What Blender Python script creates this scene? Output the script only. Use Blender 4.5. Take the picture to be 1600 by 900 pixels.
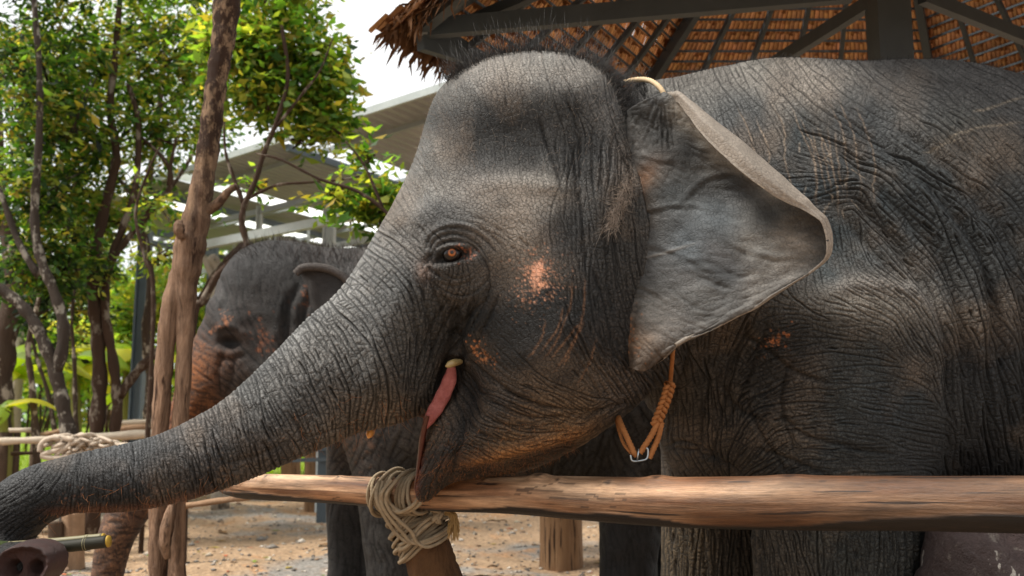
import bpy, bmesh, math, random, time
import numpy as np
from mathutils import Vector

random.seed(7)
RNG = np.random.default_rng(7)
T0 = time.time()
sc = bpy.context.scene
for o in list(bpy.data.objects):
    bpy.data.objects.remove(o)
COL = sc.collection

# ---------------------------------------------------------------- camera
F = 1500.0                    # focal length in pixels of a 1600 px wide picture
CAMZ = 1.05
TILT = math.atan(210 / F)
CT, ST = math.cos(TILT), math.sin(TILT)
cam = bpy.data.cameras.new('camera')
cam.sensor_width = 36.0
cam.lens = F / 1600 * 36
cam.clip_start = 0.05
cam.clip_end = 900
cam.dof.use_dof = True
cam.dof.focus_distance = 2.75
cam.dof.aperture_fstop = 3.8
cam_o = bpy.data.objects.new('camera', cam)
COL.objects.link(cam_o)
cam_o.location = (0, 0, CAMZ)
cam_o.rotation_euler = (math.pi / 2 + TILT, 0, 0)
sc.camera = cam_o

# ---------------------------------------------------------------- sky, sun, exposure
SUN_EL, SUN_AZ = 57.0, -78.0          # azimuth: where the light comes from, measured from -Y (behind the camera) to -X (left)
w = bpy.data.worlds.new('World')
sc.world = w
w.use_nodes = True
nt = w.node_tree
for n in list(nt.nodes):
    nt.nodes.remove(n)
out = nt.nodes.new('ShaderNodeOutputWorld')
sky = nt.nodes.new('ShaderNodeTexSky')
sky.sky_type = 'NISHITA'
sky.sun_disc = False
sky.sun_elevation = math.radians(SUN_EL)
sky.sun_rotation = math.radians(180 + SUN_AZ)
bg = nt.nodes.new('ShaderNodeBackground')
bg.inputs['Strength'].default_value = 0.10
nt.links.new(sky.outputs[0], bg.inputs['Color'])
# thin bright overcast: a cloud sheet with slight unevenness over the blue sky
tc = nt.nodes.new('ShaderNodeTexCoord')
ns = nt.nodes.new('ShaderNodeTexNoise')
ns.inputs['Scale'].default_value = 1.6
ns.inputs['Detail'].default_value = 5
cr = nt.nodes.new('ShaderNodeValToRGB')
cr.color_ramp.elements[0].color = (0.93, 0.96, 0.97, 1)
cr.color_ramp.elements[0].position = 0.3
cr.color_ramp.elements[1].color = (1.0, 1.0, 0.99, 1)
cr.color_ramp.elements[1].position = 0.7
bg2 = nt.nodes.new('ShaderNodeBackground')
bg2.inputs['Strength'].default_value = 1.02
nt.links.new(tc.outputs['Generated'], ns.inputs['Vector'])
nt.links.new(ns.outputs['Fac'], cr.inputs[0])
nt.links.new(cr.outputs[0], bg2.inputs['Color'])
mx = nt.nodes.new('ShaderNodeMixShader')
mx.inputs[0].default_value = 0.93
nt.links.new(bg.outputs[0], mx.inputs[1])
nt.links.new(bg2.outputs[0], mx.inputs[2])
nt.links.new(mx.outputs[0], out.inputs[0])

sl = bpy.data.lights.new('sun', 'SUN')
sl.energy = 4.4
sl.angle = math.radians(13)
sl.color = (1.0, 0.95, 0.87)
so = bpy.data.objects.new('sun', sl)
COL.objects.link(so)
el, az = math.radians(SUN_EL), math.radians(SUN_AZ)
sdir = Vector((math.sin(az) * math.cos(el), -math.cos(az) * math.cos(el), math.sin(el)))   # towards the sun
so.rotation_euler = sdir.to_track_quat('Z', 'Y').to_euler()
so.location = sdir * 20

sc.view_settings.view_transform = 'Standard'
sc.view_settings.look = 'None'
sc.view_settings.gamma = 1.0
sc.view_settings.use_curve_mapping = False
sc.view_settings.exposure = 0.50
sc.cycles.use_denoising = True
sc.cycles.max_bounces = 8
sc.cycles.transparent_max_bounces = 12
sc.cycles.caustics_reflective = False
sc.cycles.caustics_refractive = False

# ---------------------------------------------------------------- helpers
def P(px, py, Y):
    """point on the photograph's ray through (px, py) at depth Y"""
    u = (450 - py) / F
    t = Y / (CT - u * ST)
    return Vector(((px - 800) / F * t, Y, CAMZ + (ST + u * CT) * t))

def Pn(px, py, Y):
    u = (450 - np.asarray(py, float)) / F
    Y = np.asarray(Y, float)
    t = Y / (CT - u * ST)
    return np.stack([(np.asarray(px, float) - 800) / F * t, Y + 0 * t, CAMZ + (ST + u * CT) * t], -1)

def proj(p):
    p = np.asarray(p, float)
    y, z = p[..., 1], p[..., 2] - CAMZ
    d = y * CT + z * ST
    d = np.maximum(d, 1e-3)
    return 800 + F * p[..., 0] / d, 450 - F * (z * CT - y * ST) / d

def G(px, py):
    """ground point seen at (px, py)"""
    u = (450 - py) / F
    k = -(ST + u * CT)
    t = CAMZ / k
    return Vector(((px - 800) / F * t, (CT - u * ST) * t, 0))

def col3(h):
    if isinstance(h, str):
        v = [int(h[i:i + 2], 16) / 255 for i in (0, 2, 4)]
        return tuple(((c / 12.92) if c <= 0.04045 else ((c + 0.055) / 1.055) ** 2.4) for c in v)
    return tuple(h[:3])

def tag(o, label=None, cat=None, group=None, kind=None):
    if label: o['label'] = label
    if cat: o['category'] = cat
    if group: o['group'] = group
    if kind: o['kind'] = kind
    return o

def empty(name, loc=(0, 0, 0), label=None, cat=None, group=None):
    o = bpy.data.objects.new(name, None)
    o.empty_display_size = 0.1
    COL.objects.link(o)
    o.location = loc
    return tag(o, label, cat, group)

def mesh_obj(name, verts, faces, mat=None, parent=None, smooth=True, colors=None, world=True):
    """verts in world coordinates (world=True: they are moved to the parent's frame)"""
    me = bpy.data.meshes.new(name)
    v = np.asarray(verts, np.float32)
    if parent is not None and world:
        v = v - np.array(parent.location, np.float32)
    if isinstance(faces, np.ndarray):
        n, k = faces.shape
        me.vertices.add(len(v)); me.vertices.foreach_set('co', v.ravel())
        me.loops.add(n * k); me.loops.foreach_set('vertex_index', faces.ravel().astype(np.int32))
        me.polygons.add(n)
        me.polygons.foreach_set('loop_start', np.arange(0, n * k, k, dtype=np.int32))
        me.polygons.foreach_set('loop_total', np.full(n, k, np.int32))
        me.update(calc_edges=True)
    else:
        me.from_pydata([tuple(map(float, q)) for q in v], [], [tuple(f) for f in faces])
        me.update()
    if smooth:
        me.polygons.foreach_set('use_smooth', np.ones(len(me.polygons), bool))
    if colors is not None:
        a = me.color_attributes.new('Col', 'FLOAT_COLOR', 'POINT')
        c = np.ones((len(v), 4), np.float32); c[:, :3] = colors
        a.data.foreach_set('color', c.ravel())
    me.update()
    if mat: me.materials.append(mat)
    o = bpy.data.objects.new(name, me)
    COL.objects.link(o)
    if parent is not None: o.parent = parent
    return o

class MB:
    """collects simple solids into one mesh"""
    def __init__(self): self.v = []; self.f = []; self.c = []
    def add(self, vs, fs, c=None):
        b = len(self.v)
        self.v += [tuple(map(float, q)) for q in vs]
        self.f += [tuple(i + b for i in f) for f in fs]
        self.c += [c or (1, 1, 1)] * len(vs)
        return self
    def hexa(self, p, c=None):      # 8 corners: bottom 4 ccw, top 4 ccw
        return self.add(p, [(0, 3, 2, 1), (4, 5, 6, 7), (0, 1, 5, 4), (1, 2, 6, 5), (2, 3, 7, 6), (3, 0, 4, 7)], c)
    def bar(self, a, b, w, h, up=(0, 0, 1), c=None):
        """box beam from a to b, width w (sideways) and height h (along up)"""
        a, b = Vector(a), Vector(b); d = (b - a).normalized()
        s = d.cross(Vector(up)); s = s.normalized() if s.length > 1e-6 else Vector((1, 0, 0))
        t = s.cross(d).normalized()
        s, t = s * (w / 2), t * (h / 2)
        return self.hexa([a - s - t, a + s - t, b + s - t, b - s - t, a - s + t, a + s + t, b + s + t, b - s + t], c)
    def tube(self, pts, rad, n=8, c=None, cap=True, wob=0.0, seed=0, elong=1.0):
        pts = [Vector(p) for p in pts]
        if not hasattr(rad, '__len__'): rad = [rad] * len(pts)
        r_ = random.Random(seed)
        vs, fs = [], []
        prev = None
        for i, p in enumerate(pts):
            d = (pts[min(i + 1, len(pts) - 1)] - pts[max(i - 1, 0)])
            d = d.normalized() if d.length > 1e-9 else Vector((0, 0, 1))
            if prev is None:
                u = d.orthogonal().normalized()
            else:
                u = (prev - d * prev.dot(d))
                u = u.normalized() if u.length > 1e-6 else d.orthogonal().normalized()
            prev = u
            v = d.cross(u)
            for k in range(n):
                a = 2 * math.pi * k / n
                rr = rad[i] * (1 + wob * (r_.random() - 0.5) * 2)
                vs.append(p + u * math.cos(a) * rr + v * math.sin(a) * rr * elong)
        for i in range(len(pts) - 1):
            for k in range(n):
                k2 = (k + 1) % n
                fs.append((i * n + k, i * n + k2, (i + 1) * n + k2, (i + 1) * n + k))
        if cap:
            fs.append(tuple(range(n - 1, -1, -1)))
            fs.append(tuple((len(pts) - 1) * n + k for k in range(n)))
        return self.add(vs, fs, c)
    def build(self, name, mat=None, parent=None, smooth=True, use_col=False):
        return mesh_obj(name, self.v, self.f, mat, parent, smooth, np.array(self.c) if use_col else None)

def catmull(pts, n=8):
    """smooth curve through the points (any dimension)"""
    p = np.asarray(pts, float)
    q = np.vstack([2 * p[0] - p[1], p, 2 * p[-1] - p[-2]])
    res = []
    for i in range(1, len(q) - 2):
        for k in range(n):
            t = k / n
            a, b, c, d = q[i - 1], q[i], q[i + 1], q[i + 2]
            res.append(0.5 * (2 * b + (c - a) * t + (2 * a - 5 * b + 4 * c - d) * t * t + (3 * b - a - 3 * c + d) * t ** 3))
    res.append(p[-1])
    return np.array(res)

# node material helper -------------------------------------------------
class NM:
    def __init__(self, name, rough=0.8, spec=0.3):
        self.m = bpy.data.materials.new(name); self.m.use_nodes = True
        self.t = self.m.node_tree
        for n in list(self.t.nodes): self.t.nodes.remove(n)
        self.out = self.n('OutputMaterial')
        self.b = self.n('BsdfPrincipled')
        self.b.inputs['Roughness'].default_value = rough
        self.b.inputs['Specular IOR Level'].default_value = spec
        self.l(self.b.outputs[0], self.out.inputs[0])
        self.tc = self.n('TexCoord')
    def n(self, t, **kw):
        nd = self.t.nodes.new('ShaderNode' + t)
        for k, v in kw.items(): setattr(nd, k, v)
        return nd
    def l(self, a, b): self.t.links.new(a, b)
    def coord(self, scale=(1, 1, 1), rot=(0, 0, 0), src='Object'):
        mp = self.n('Mapping')
        mp.inputs['Scale'].default_value = scale
        mp.inputs['Rotation'].default_value = rot
        self.l(self.tc.outputs[src], mp.inputs[0])
        return mp.outputs[0]
    def noise(self, vec, scale=5, detail=6, rough=0.6, dist=0.0):
        nd = self.n('TexNoise')
        nd.inputs['Scale'].default_value = scale; nd.inputs['Detail'].default_value = detail
        nd.inputs['Roughness'].default_value = rough; nd.inputs['Distortion'].default_value = dist
        if vec is not None: self.l(vec, nd.inputs['Vector'])
        return nd.outputs['Fac']
    def voro(self, vec, scale=5, feature='F1', out='Distance', rand=1.0):
        nd = self.n('TexVoronoi'); nd.feature = feature
        nd.inputs['Scale'].default_value = scale; nd.inputs['Randomness'].default_value = rand
        if vec is not None: self.l(vec, nd.inputs['Vector'])
        return nd.outputs[out]
    def ramp(self, fac, stops):
        nd = self.n('ValToRGB'); e = nd.color_ramp.elements
        while len(e) < len(stops): e.new(0.5)
        for i, (p, c) in enumerate(stops):
            e[i].position = p
            c = col3(c) if not isinstance(c, (int, float)) else (c, c, c)
            e[i].color = (*c, 1)
        self.l(fac, nd.inputs[0])
        return nd.outputs[0]
    def mix(self, fac, a, b, mode='MIX'):
        nd = self.n('Mix'); nd.data_type = 'RGBA'; nd.blend_type = mode
        for s, v in ((0, fac), (6, a), (7, b)):
            if isinstance(v, (int, float)):
                nd.inputs[s].default_value = v if s == 0 else (v, v, v, 1)
            elif isinstance(v, (tuple, list, str)): nd.inputs[s].default_value = (*col3(v), 1)
            else: self.l(v, nd.inputs[s])
        return nd.outputs[2]
    def math(self, op, a, b=0.0):
        nd = self.n('Math'); nd.operation = op
        for i, v in enumerate((a, b)):
            if isinstance(v, (int, float)): nd.inputs[i].default_value = v
            else: self.l(v, nd.inputs[i])
        return nd.outputs[0]
    def attr(self, name='Col', out='Color'):
        nd = self.n('Attribute'); nd.attribute_name = name
        return nd.outputs[out]
    def color(self, c):
        if isinstance(c, (tuple, list, str)): self.b.inputs['Base Color'].default_value = (*col3(c), 1)
        else: self.l(c, self.b.inputs['Base Color'])
        return self
    def rough(self, v):
        self.l(v, self.b.inputs['Roughness']); return self
    def bump(self, h, strength=0.5, dist=0.01, prev=None):
        nd = self.n('Bump'); nd.inputs['Strength'].default_value = strength
        nd.inputs['Distance'].default_value = dist
        self.l(h, nd.inputs['Height'])
        if prev is not None: self.l(prev, nd.inputs['Normal'])
        self.l(nd.outputs[0], self.b.inputs['Normal'])
        return nd.outputs[0]

def blur(a, s):
    """separable gaussian"""
    r = int(3 * s + 1)
    k = np.exp(-0.5 * (np.arange(-r, r + 1) / s) ** 2); k /= k.sum()
    for ax in (0, 1):
        p = np.pad(a, [(r, r) if i == ax else (0, 0) for i in range(a.ndim)], mode='edge')
        o = np.zeros_like(a)
        for i, kk in enumerate(k):
            o += kk * (p[i:i + a.shape[0]] if ax == 0 else p[:, i:i + a.shape[1]])
        a = o
    return a

def bilin(img, x, y):
    h, w = img.shape[:2]
    x = np.clip(x, 0, w - 1.001); y = np.clip(y, 0, h - 1.001)
    xi = x.astype(int); yi = y.astype(int); fx = x - xi; fy = y - yi
    if img.ndim == 3: fx = fx[..., None]; fy = fy[..., None]
    return (img[yi, xi] * (1 - fx) + img[yi, xi + 1] * fx) * (1 - fy) + (img[yi + 1, xi] * (1 - fx) + img[yi + 1, xi + 1] * fx) * fy

def fbm(h, w, scale, octs=4, seed=0, gain=0.5, sx=1.0, sy=1.0):
    """2-D value noise, about -1..1; scale in pixels of the largest lumps"""
    r = np.random.default_rng(seed)
    out = np.zeros((h, w)); amp = 1.0; tot = 0
    yy, xx = np.arange(h)[:, None], np.arange(w)[None, :]
    for o in range(octs):
        cx, cy = max(scale * sx / 2 ** o, 1.0), max(scale * sy / 2 ** o, 1.0)
        g = r.uniform(-1, 1, (int(h / cy) + 3, int(w / cx) + 3))
        x = xx / cx; y = yy / cy
        xi = x.astype(int); yi = y.astype(int)
        fx = x - xi; fy = y - yi
        fx = fx * fx * (3 - 2 * fx); fy = fy * fy * (3 - 2 * fy)
        out += amp * ((g[yi, xi] * (1 - fx) + g[yi, xi + 1] * fx) * (1 - fy) + (g[yi + 1, xi] * (1 - fx) + g[yi + 1, xi + 1] * fx) * fy)
        tot += amp; amp *= gain
    return out / tot * 1.6
# ================================================================ the ground
def ground_h(x, y):
    return (0.03 * np.sin(x * 1.7 + 1) * np.sin(y * 1.3) + 0.018 * np.sin(x * 4.1 + y * 2.3) + 0.012 * np.sin(y * 6.3 - x * 3.1)) * np.clip((y - 2) / 3, 0, 1)
def grid_sheet(name, xs, ys, zf, mat, kind='structure'):
    X, Y = np.meshgrid(xs, ys, indexing='ij')
    v = np.stack([X, Y, zf(X, Y)], -1).reshape(-1, 3)
    nx, ny = len(xs), len(ys)
    I, J = np.meshgrid(np.arange(nx - 1), np.arange(ny - 1), indexing='ij')
    a = I * ny + J
    f = np.stack([a, a + ny, a + ny + 1, a + 1], -1).reshape(-1, 4)
    o = mesh_obj(name, v, f, mat)
    return tag(o, kind=kind)

m = NM('sandy_ground', 0.95, 0.15)
v = m.coord(src='Object')
big = m.noise(v, 0.55, 5, 0.6, 0.6)
mid = m.noise(v, 3.2, 6, 0.7)
fine = m.noise(v, 38, 5, 0.75)
grav = m.n('RGBToBW'); m.l(m.voro(v, 46, 'F1', 'Color'), grav.inputs[0]); grav = grav.outputs[0]
base = m.mix(mid, '8d7358', 'bb9f82')
base = m.mix(m.ramp(big, [(0.50, 0.0), (0.60, 1.0)]), base, m.mix(m.noise(v, 60, 3), '77726c', 'a39d95'))
base = m.mix(m.ramp(m.noise(v, 1.9, 4, 0.6, 1.0), [(0.56, 0.0), (0.66, 0.8)]), base, 'b28862')
base = m.mix(m.ramp(fine, [(0.3, 0.55), (0.42, 0.0)]), base, '5d4a3a')
base = m.mix(0.35, base, grav, 'OVERLAY')
m.color(base)
hb = m.math('ADD', m.math('MULTIPLY', mid, 1.2), m.math('MULTIPLY', fine, 0.5))
m.bump(hb, 0.9, 0.05)
xs = np.concatenate([np.linspace(-60, -8, 14)[:-1], np.linspace(-8, 8, 161), np.linspace(8, 60, 14)[1:]])
ys = np.concatenate([np.linspace(-30, 2, 12)[:-1], np.linspace(2, 18, 161), np.linspace(18, 320, 30)[1:]])
grid_sheet('ground', xs, ys, ground_h, m.m)

m = NM('lawn', 0.9, 0.2); v = m.coord(src='Object')
m.color(m.mix(m.noise(v, 2.0, 6, .7), '5f7a22', '9db23c')); m.bump(m.noise(v, 30, 4), 1.0, 0.08)
grid_sheet('lawn', np.linspace(-34, -2.0, 60), np.linspace(15.0, 60, 60), lambda x, y: 0.02 + 0.9 * (1 - np.exp(-np.clip(y - 15, 0, 99) / 8)) + .04 * np.sin(x * 3) * np.sin(y * 2), m.m)

# loose stones and litter, one mass each
def scatter(name, n, xr, yr, size, mat, seed, flat=0.6, cf=None, leaf=False):
    r = np.random.default_rng(seed)
    y = yr[0] + (yr[1] - yr[0]) * r.uniform(0, 1, n) ** 1.4; x = (xr[0] + (xr[1] - xr[0]) * r.uniform(0, 1, n)) * y
    s = size * r.lognormal(0, .45, n)
    t = r.uniform(0, math.pi * 2, n)
    if leaf:
        base = np.array([(-1, 0, 0.05), (0, -.42, 0.3), (1, 0, 0.1), (0, .42, 0.25)]); fs = np.array([(0, 1, 2), (0, 2, 3)])
    else:
        base = np.array([(1, 0, 0), (.3, .9, 0.1), (-.8, .6, 0), (-.8, -.5, .1), (.3, -.9, 0), (0.1, 0, 1), (0, .1, -.6)])
        fs = np.array([(0, 1, 5), (1, 2, 5), (2, 3, 5), (3, 4, 5), (4, 0, 5), (1, 0, 6), (2, 1, 6), (3, 2, 6), (4, 3, 6), (0, 4, 6)])
    b = base[None] * (1 + r.uniform(-.25, .25, (n, len(base), 1)))
    V = np.empty_like(b)
    V[..., 0] = (b[..., 0] * np.cos(t)[:, None] - b[..., 1] * np.sin(t)[:, None]) * s[:, None] + x[:, None]
    V[..., 1] = (b[..., 0] * np.sin(t)[:, None] + b[..., 1] * np.cos(t)[:, None]) * s[:, None] + y[:, None]
    V[..., 2] = b[..., 2] * s[:, None] * flat + ground_h(x, y)[:, None] + 0.003
    Fc = (fs[None] + (np.arange(n) * len(base))[:, None, None]).reshape(-1, 3)
    pal = np.array([col3(h) for h in cf])
    C = np.repeat(pal[r.integers(0, len(pal), n)], len(base), 0) * r.uniform(.7, 1.3, (n * len(base), 1))
    return tag(mesh_obj(name, V.reshape(-1, 3), Fc, mat, None, not leaf, C), kind='stuff')
m = NM('pebble', 0.85, 0.25); m.color(m.mix(0.5, m.attr(), m.mix(m.noise(m.coord(), 90, 3), '6b6055', 'b5aa9b'), 'MULTIPLY')); m.color(m.attr()); m.bump(m.noise(m.coord(), 60, 3), .6, .01); PEB = m.m
scatter('gravel', 9000, (-.62, .62), (4.2, 15), 0.0105, PEB, 1, .6, ['6f6a64', '8d867d', 'a89c8c', '595550', '9a7f66', 'c7bdb0'])
scatter('small_stones', 900, (-.62, .62), (4.2, 17), 0.026, PEB, 2, .5, ['6f6a64', '8d867d', '7a6350', 'b3a692'])
scatter('leaf_litter', 1500, (-.62, .62), (4.2, 18), 0.034, PEB, 3, .5, ['7a5a36', '8e7040', '5a4028', '6f7a30', '97843c', 'a05a3a', '4d3a28'], leaf=True)
# twigs
mb = MB(); r = random.Random(4)
for k in range(90):
    y = r.uniform(5, 14); x = r.uniform(-.55, .55) * y; a = r.uniform(0, 3.14); l = r.uniform(.06, .22)
    z = float(ground_h(np.array(x), np.array(y))) + .012
    mb.tube([(x, y, z), (x + math.cos(a) * l * .5, y + math.sin(a) * l * .5, z + .01), (x + math.cos(a + .3) * l, y + math.sin(a + .3) * l, z)], [.006, .007, .003], 5)
tag(mb.build('twigs', NM('twig_bark', .9, .2).color('4d3a2a').m), kind='stuff')
# a few fallen leaves of strong colour
def stone(px, py, s, name='stone', label=None, hexc='57524d', seed=0, sc_=(1, .8, .6)):
    p = G(px, py); bm = bmesh.new(); bmesh.ops.create_icosphere(bm, subdivisions=4, radius=s)
    rr = np.random.default_rng(seed); ph = rr.uniform(0, 6, 9)
    for q in bm.verts:
        n_ = q.co.normalized(); d = 1 + .16 * math.sin(n_.x * 3 + ph[0]) * math.sin(n_.y * 3.4 + ph[1]) + .12 * math.sin(n_.z * 5 + ph[2] + n_.x * 4) + .05 * math.sin(n_.y * 11 + ph[3]) * math.sin(n_.x * 10 + ph[4])
        q.co = Vector((n_.x * sc_[0], n_.y * sc_[1], n_.z * sc_[2])) * s * d
    me_ = bpy.data.meshes.new(name); bm.to_mesh(me_); bm.free(); me_.polygons.foreach_set('use_smooth', [True] * len(me_.polygons))
    o = bpy.data.objects.new(name, me_); COL.objects.link(o); o.location = (p.x, p.y, s * .3)
    mm = NM(name + '_rock', .9, .2); v_ = mm.coord(); mm.color(mm.mix(mm.noise(v_, 14, 6, .7), hexc, '8c8378')); mm.bump(mm.noise(v_, 30, 5), .8, .02); me_.materials.append(mm.m)
    return tag(o, label, 'stone')
stone(212, 812, .11, label='dark rounded stone on the sand beside the hanging trunk of the second elephant', seed=3)

# ================================================================ vegetation
def leaf_cloud(clusters, n, size, seed, pal, aspect=.45, spread=1.0, droop=.3, shell=0.35):
    """clusters: (centre, (rx, ry, rz), weight). returns verts, faces, colours: folded leaf blades in sprays"""
    r = np.random.default_rng(seed)
    w_ = np.array([c[2] for c in clusters], float); w_ /= w_.sum()
    per = 7
    ns_ = max(n // per, 1)
    ci = r.choice(len(clusters), ns_, p=w_)
    ctr = np.array([tuple(c[0]) for c in clusters])[ci]; rad = np.array([c[1] for c in clusters])[ci]
    d = r.normal(0, 1, (ns_, 3)); d /= np.linalg.norm(d, axis=1)[:, None]
    base = ctr + d * rad * (r.uniform(shell, 1, ns_) ** .7)[:, None] * spread
    ax = d + r.normal(0, .5, (ns_, 3)); ax[:, 2] -= droop; ax /= np.linalg.norm(ax, axis=1)[:, None]
    k = np.arange(per) / per - .4
    B = (base[:, None] + ax[:, None] * (k[None, :, None] * size * 4.2)).reshape(-1, 3)
    A = np.repeat(ax, per, 0); side = np.cross(A, [0, 0, 1.]) + 1e-4; side /= np.linalg.norm(side, axis=1)[:, None]
    m_ = len(B); sg = np.tile(np.where(np.arange(per) % 2, 1, -1), ns_)[:, None]
    L_ = A * .6 + side * sg * r.uniform(.5, 1.2, (m_, 1)) + r.normal(0, .35, (m_, 3)); L_[:, 2] -= droop; L_ /= np.linalg.norm(L_, axis=1)[:, None]
    W_ = np.cross(L_, r.normal(0, .6, (m_, 3)) + [0, 0, 1.]); W_ /= np.linalg.norm(W_, axis=1)[:, None] + 1e-9
    N_ = np.cross(L_, W_)
    s = size * r.lognormal(0, .3, m_)[:, None]
    V = np.stack([B, B + L_ * s * .5 + W_ * s * aspect * .5 + N_ * s * .06, B + L_ * s - N_ * s * .12, B + L_ * s * .5 - W_ * s * aspect * .5 + N_ * s * .06], 1)
    pal = np.array([col3(h) for h in pal])
    c = pal[np.repeat(r.integers(0, len(pal), ns_), per)] * .65 + pal[r.integers(0, len(pal), m_)] * .35
    c = c * .84 + c.mean(1, keepdims=True) * .16
    c = c * r.uniform(.7, 1.25, (m_, 1))
    f = np.arange(m_)[:, None] * 4 + np.array([[0, 1, 2, 3]])
    return V.reshape(-1, 3), f, np.repeat(c, 4, 0)

m = NM('leaf', 0.45, 0.35)
cl = m.attr()
m.color(cl)
tr = m.n('BsdfTranslucent'); m.l(m.mix(1.0, cl, (2.0, 1.9, .6), 'MULTIPLY'), tr.inputs['Color'])
ms = m.n('MixShader'); ms.inputs[0].default_value = 0.55
m.l(m.b.outputs[0], ms.inputs[1]); m.l(tr.outputs[0], ms.inputs[2]); m.l(ms.outputs[0], m.out.inputs[0])
LEAF = m.m
def bark(name, a, b, patch=None, sc_=1.0):
    m = NM(name, 0.9, 0.2); v = m.coord((1, 1, .22))
    c = m.mix(m.noise(v, 14 * sc_, 6, .7), a, b)
    if patch: c = m.mix(m.ramp(m.noise(m.coord((1, 1, .6)), 7 * sc_, 5, .7), [(.55, 0.0), (.62, 1.0)]), c, patch)
    m.color(c); m.bump(m.noise(v, 30 * sc_, 5, .7), 0.9, 0.02)
    return m.m
BARK_D = bark('dark_bark', '2a211b', '55463a', 'a79c8c'); BARK_B = bark('brown_bark', '241b15', '4c392c', '756b5f'); BARK_P = bark('pale_bark', '8c8378', 'b8ae9f', '5f574e')

def limb(mb, pts, d0, r0, r1, n=9):
    """pts in photo pixels at depth d0 (or with own depth); radii in photo pixels"""
    q = [(p[0], p[1], p[2] if len(p) > 2 else d0) for p in pts]
    q = catmull(q, 5); m_ = len(q)
    rr = [(r0 + (r1 - r0) * i / (m_ - 1)) * q[i][2] / F * (1 + .12 * math.sin(i * 1.9 + r0)) for i in range(m_)]
    mb.tube([P(*p) for p in q], rr, n, wob=.08, seed=int(r0 * 10))
    return mb
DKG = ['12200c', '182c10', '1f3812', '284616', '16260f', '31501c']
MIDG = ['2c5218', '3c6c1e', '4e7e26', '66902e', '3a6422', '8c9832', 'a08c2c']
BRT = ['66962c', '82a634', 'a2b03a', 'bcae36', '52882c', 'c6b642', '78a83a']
def tree(label, depth, stems, crown, nleaf, lsize, pal, seed, mat=BARK_B, group='trees behind the fence', to_ground=True, name='tree', droop=.3, shell=.3):
    x0, y0 = stems[0][0][0][0], stems[0][0][0][1]
    base = P(x0, y0, depth); base.z = 0
    e = empty(name, base, label, 'tree', group)
    mb = MB()
    for i, (pts, r0, r1) in enumerate(stems):
        if i == 0 and to_ground:
            p0 = G(x0, y0) if False else None
            pg = P(x0, y0, depth); gx, gy = proj((pg.x, pg.y, 0)); pts = [(float(gx), float(gy))] + list(pts)
        limb(mb, pts, depth, r0, r1)
    mb.build('trunk', mat, e)
    cs = []
    for (cx, cy, rx, ry, w_) in crown:
        c = P(cx, cy, depth); s_ = depth / F
        cs.append((c + Vector((0, .4, 0)), (rx * s_, max(rx, ry) * s_ * .9, ry * s_), w_))
    # twigs from the stem towards each clump
    if nleaf:
        v_, f_, c_ = leaf_cloud(cs, nleaf, lsize, seed, pal, droop=droop, shell=shell)
        tag(mesh_obj('crown', v_, f_, LEAF, e, False, c_), kind='stuff')
        tw = MB(); rr = random.Random(seed)
        for c, rd, w_ in cs:
            for k in range(5):
                a = Vector(c) + Vector((rr.uniform(-.5, .5) * rd[0], rr.uniform(-.4, .4) * rd[1], -rd[2] * rr.uniform(.2, .8)))
                b = Vector(c) + Vector((rr.uniform(-.9, .9) * rd[0], rr.uniform(-.6, .6) * rd[1], rd[2] * rr.uniform(-.2, .8)))
                mid_ = (a + b) / 2 + Vector((rr.uniform(-.1, .1), 0, rr.uniform(-.1, .1)))
                tw.tube([a, mid_, b], [.014, .009, .004], 5)
        tag(tw.build('twigs', mat, e), kind='stuff')
    return e

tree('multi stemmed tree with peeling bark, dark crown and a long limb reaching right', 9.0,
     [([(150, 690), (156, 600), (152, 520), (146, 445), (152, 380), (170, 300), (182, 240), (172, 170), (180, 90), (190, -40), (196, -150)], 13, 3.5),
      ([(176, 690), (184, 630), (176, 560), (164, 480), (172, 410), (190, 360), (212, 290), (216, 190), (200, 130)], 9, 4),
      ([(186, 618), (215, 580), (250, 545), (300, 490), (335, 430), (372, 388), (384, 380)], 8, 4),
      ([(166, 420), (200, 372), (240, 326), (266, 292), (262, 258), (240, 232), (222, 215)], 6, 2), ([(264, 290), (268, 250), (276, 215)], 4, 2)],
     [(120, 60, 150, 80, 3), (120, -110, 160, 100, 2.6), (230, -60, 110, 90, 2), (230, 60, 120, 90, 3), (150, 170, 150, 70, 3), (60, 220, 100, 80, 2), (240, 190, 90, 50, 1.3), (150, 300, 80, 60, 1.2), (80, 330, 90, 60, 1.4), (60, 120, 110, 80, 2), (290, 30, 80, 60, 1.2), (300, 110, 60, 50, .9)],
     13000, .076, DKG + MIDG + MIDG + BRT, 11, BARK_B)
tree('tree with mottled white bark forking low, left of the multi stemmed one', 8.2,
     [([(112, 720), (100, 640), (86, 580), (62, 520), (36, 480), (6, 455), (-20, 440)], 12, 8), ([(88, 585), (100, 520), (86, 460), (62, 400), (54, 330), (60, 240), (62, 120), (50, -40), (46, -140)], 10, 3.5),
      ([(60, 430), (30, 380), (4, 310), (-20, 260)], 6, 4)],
     [(20, 60, 110, 80, 2), (30, -90, 110, 90, 2), (60, 160, 90, 80, 2), (20, 280, 90, 80, 2), (70, 400, 70, 50, 1), (20, 400, 60, 50, 1)], 7000, .078, DKG + MIDG, 12, bark('mottled_bark', '221c18', '4a4038', '8c857a', 1.4))
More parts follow.
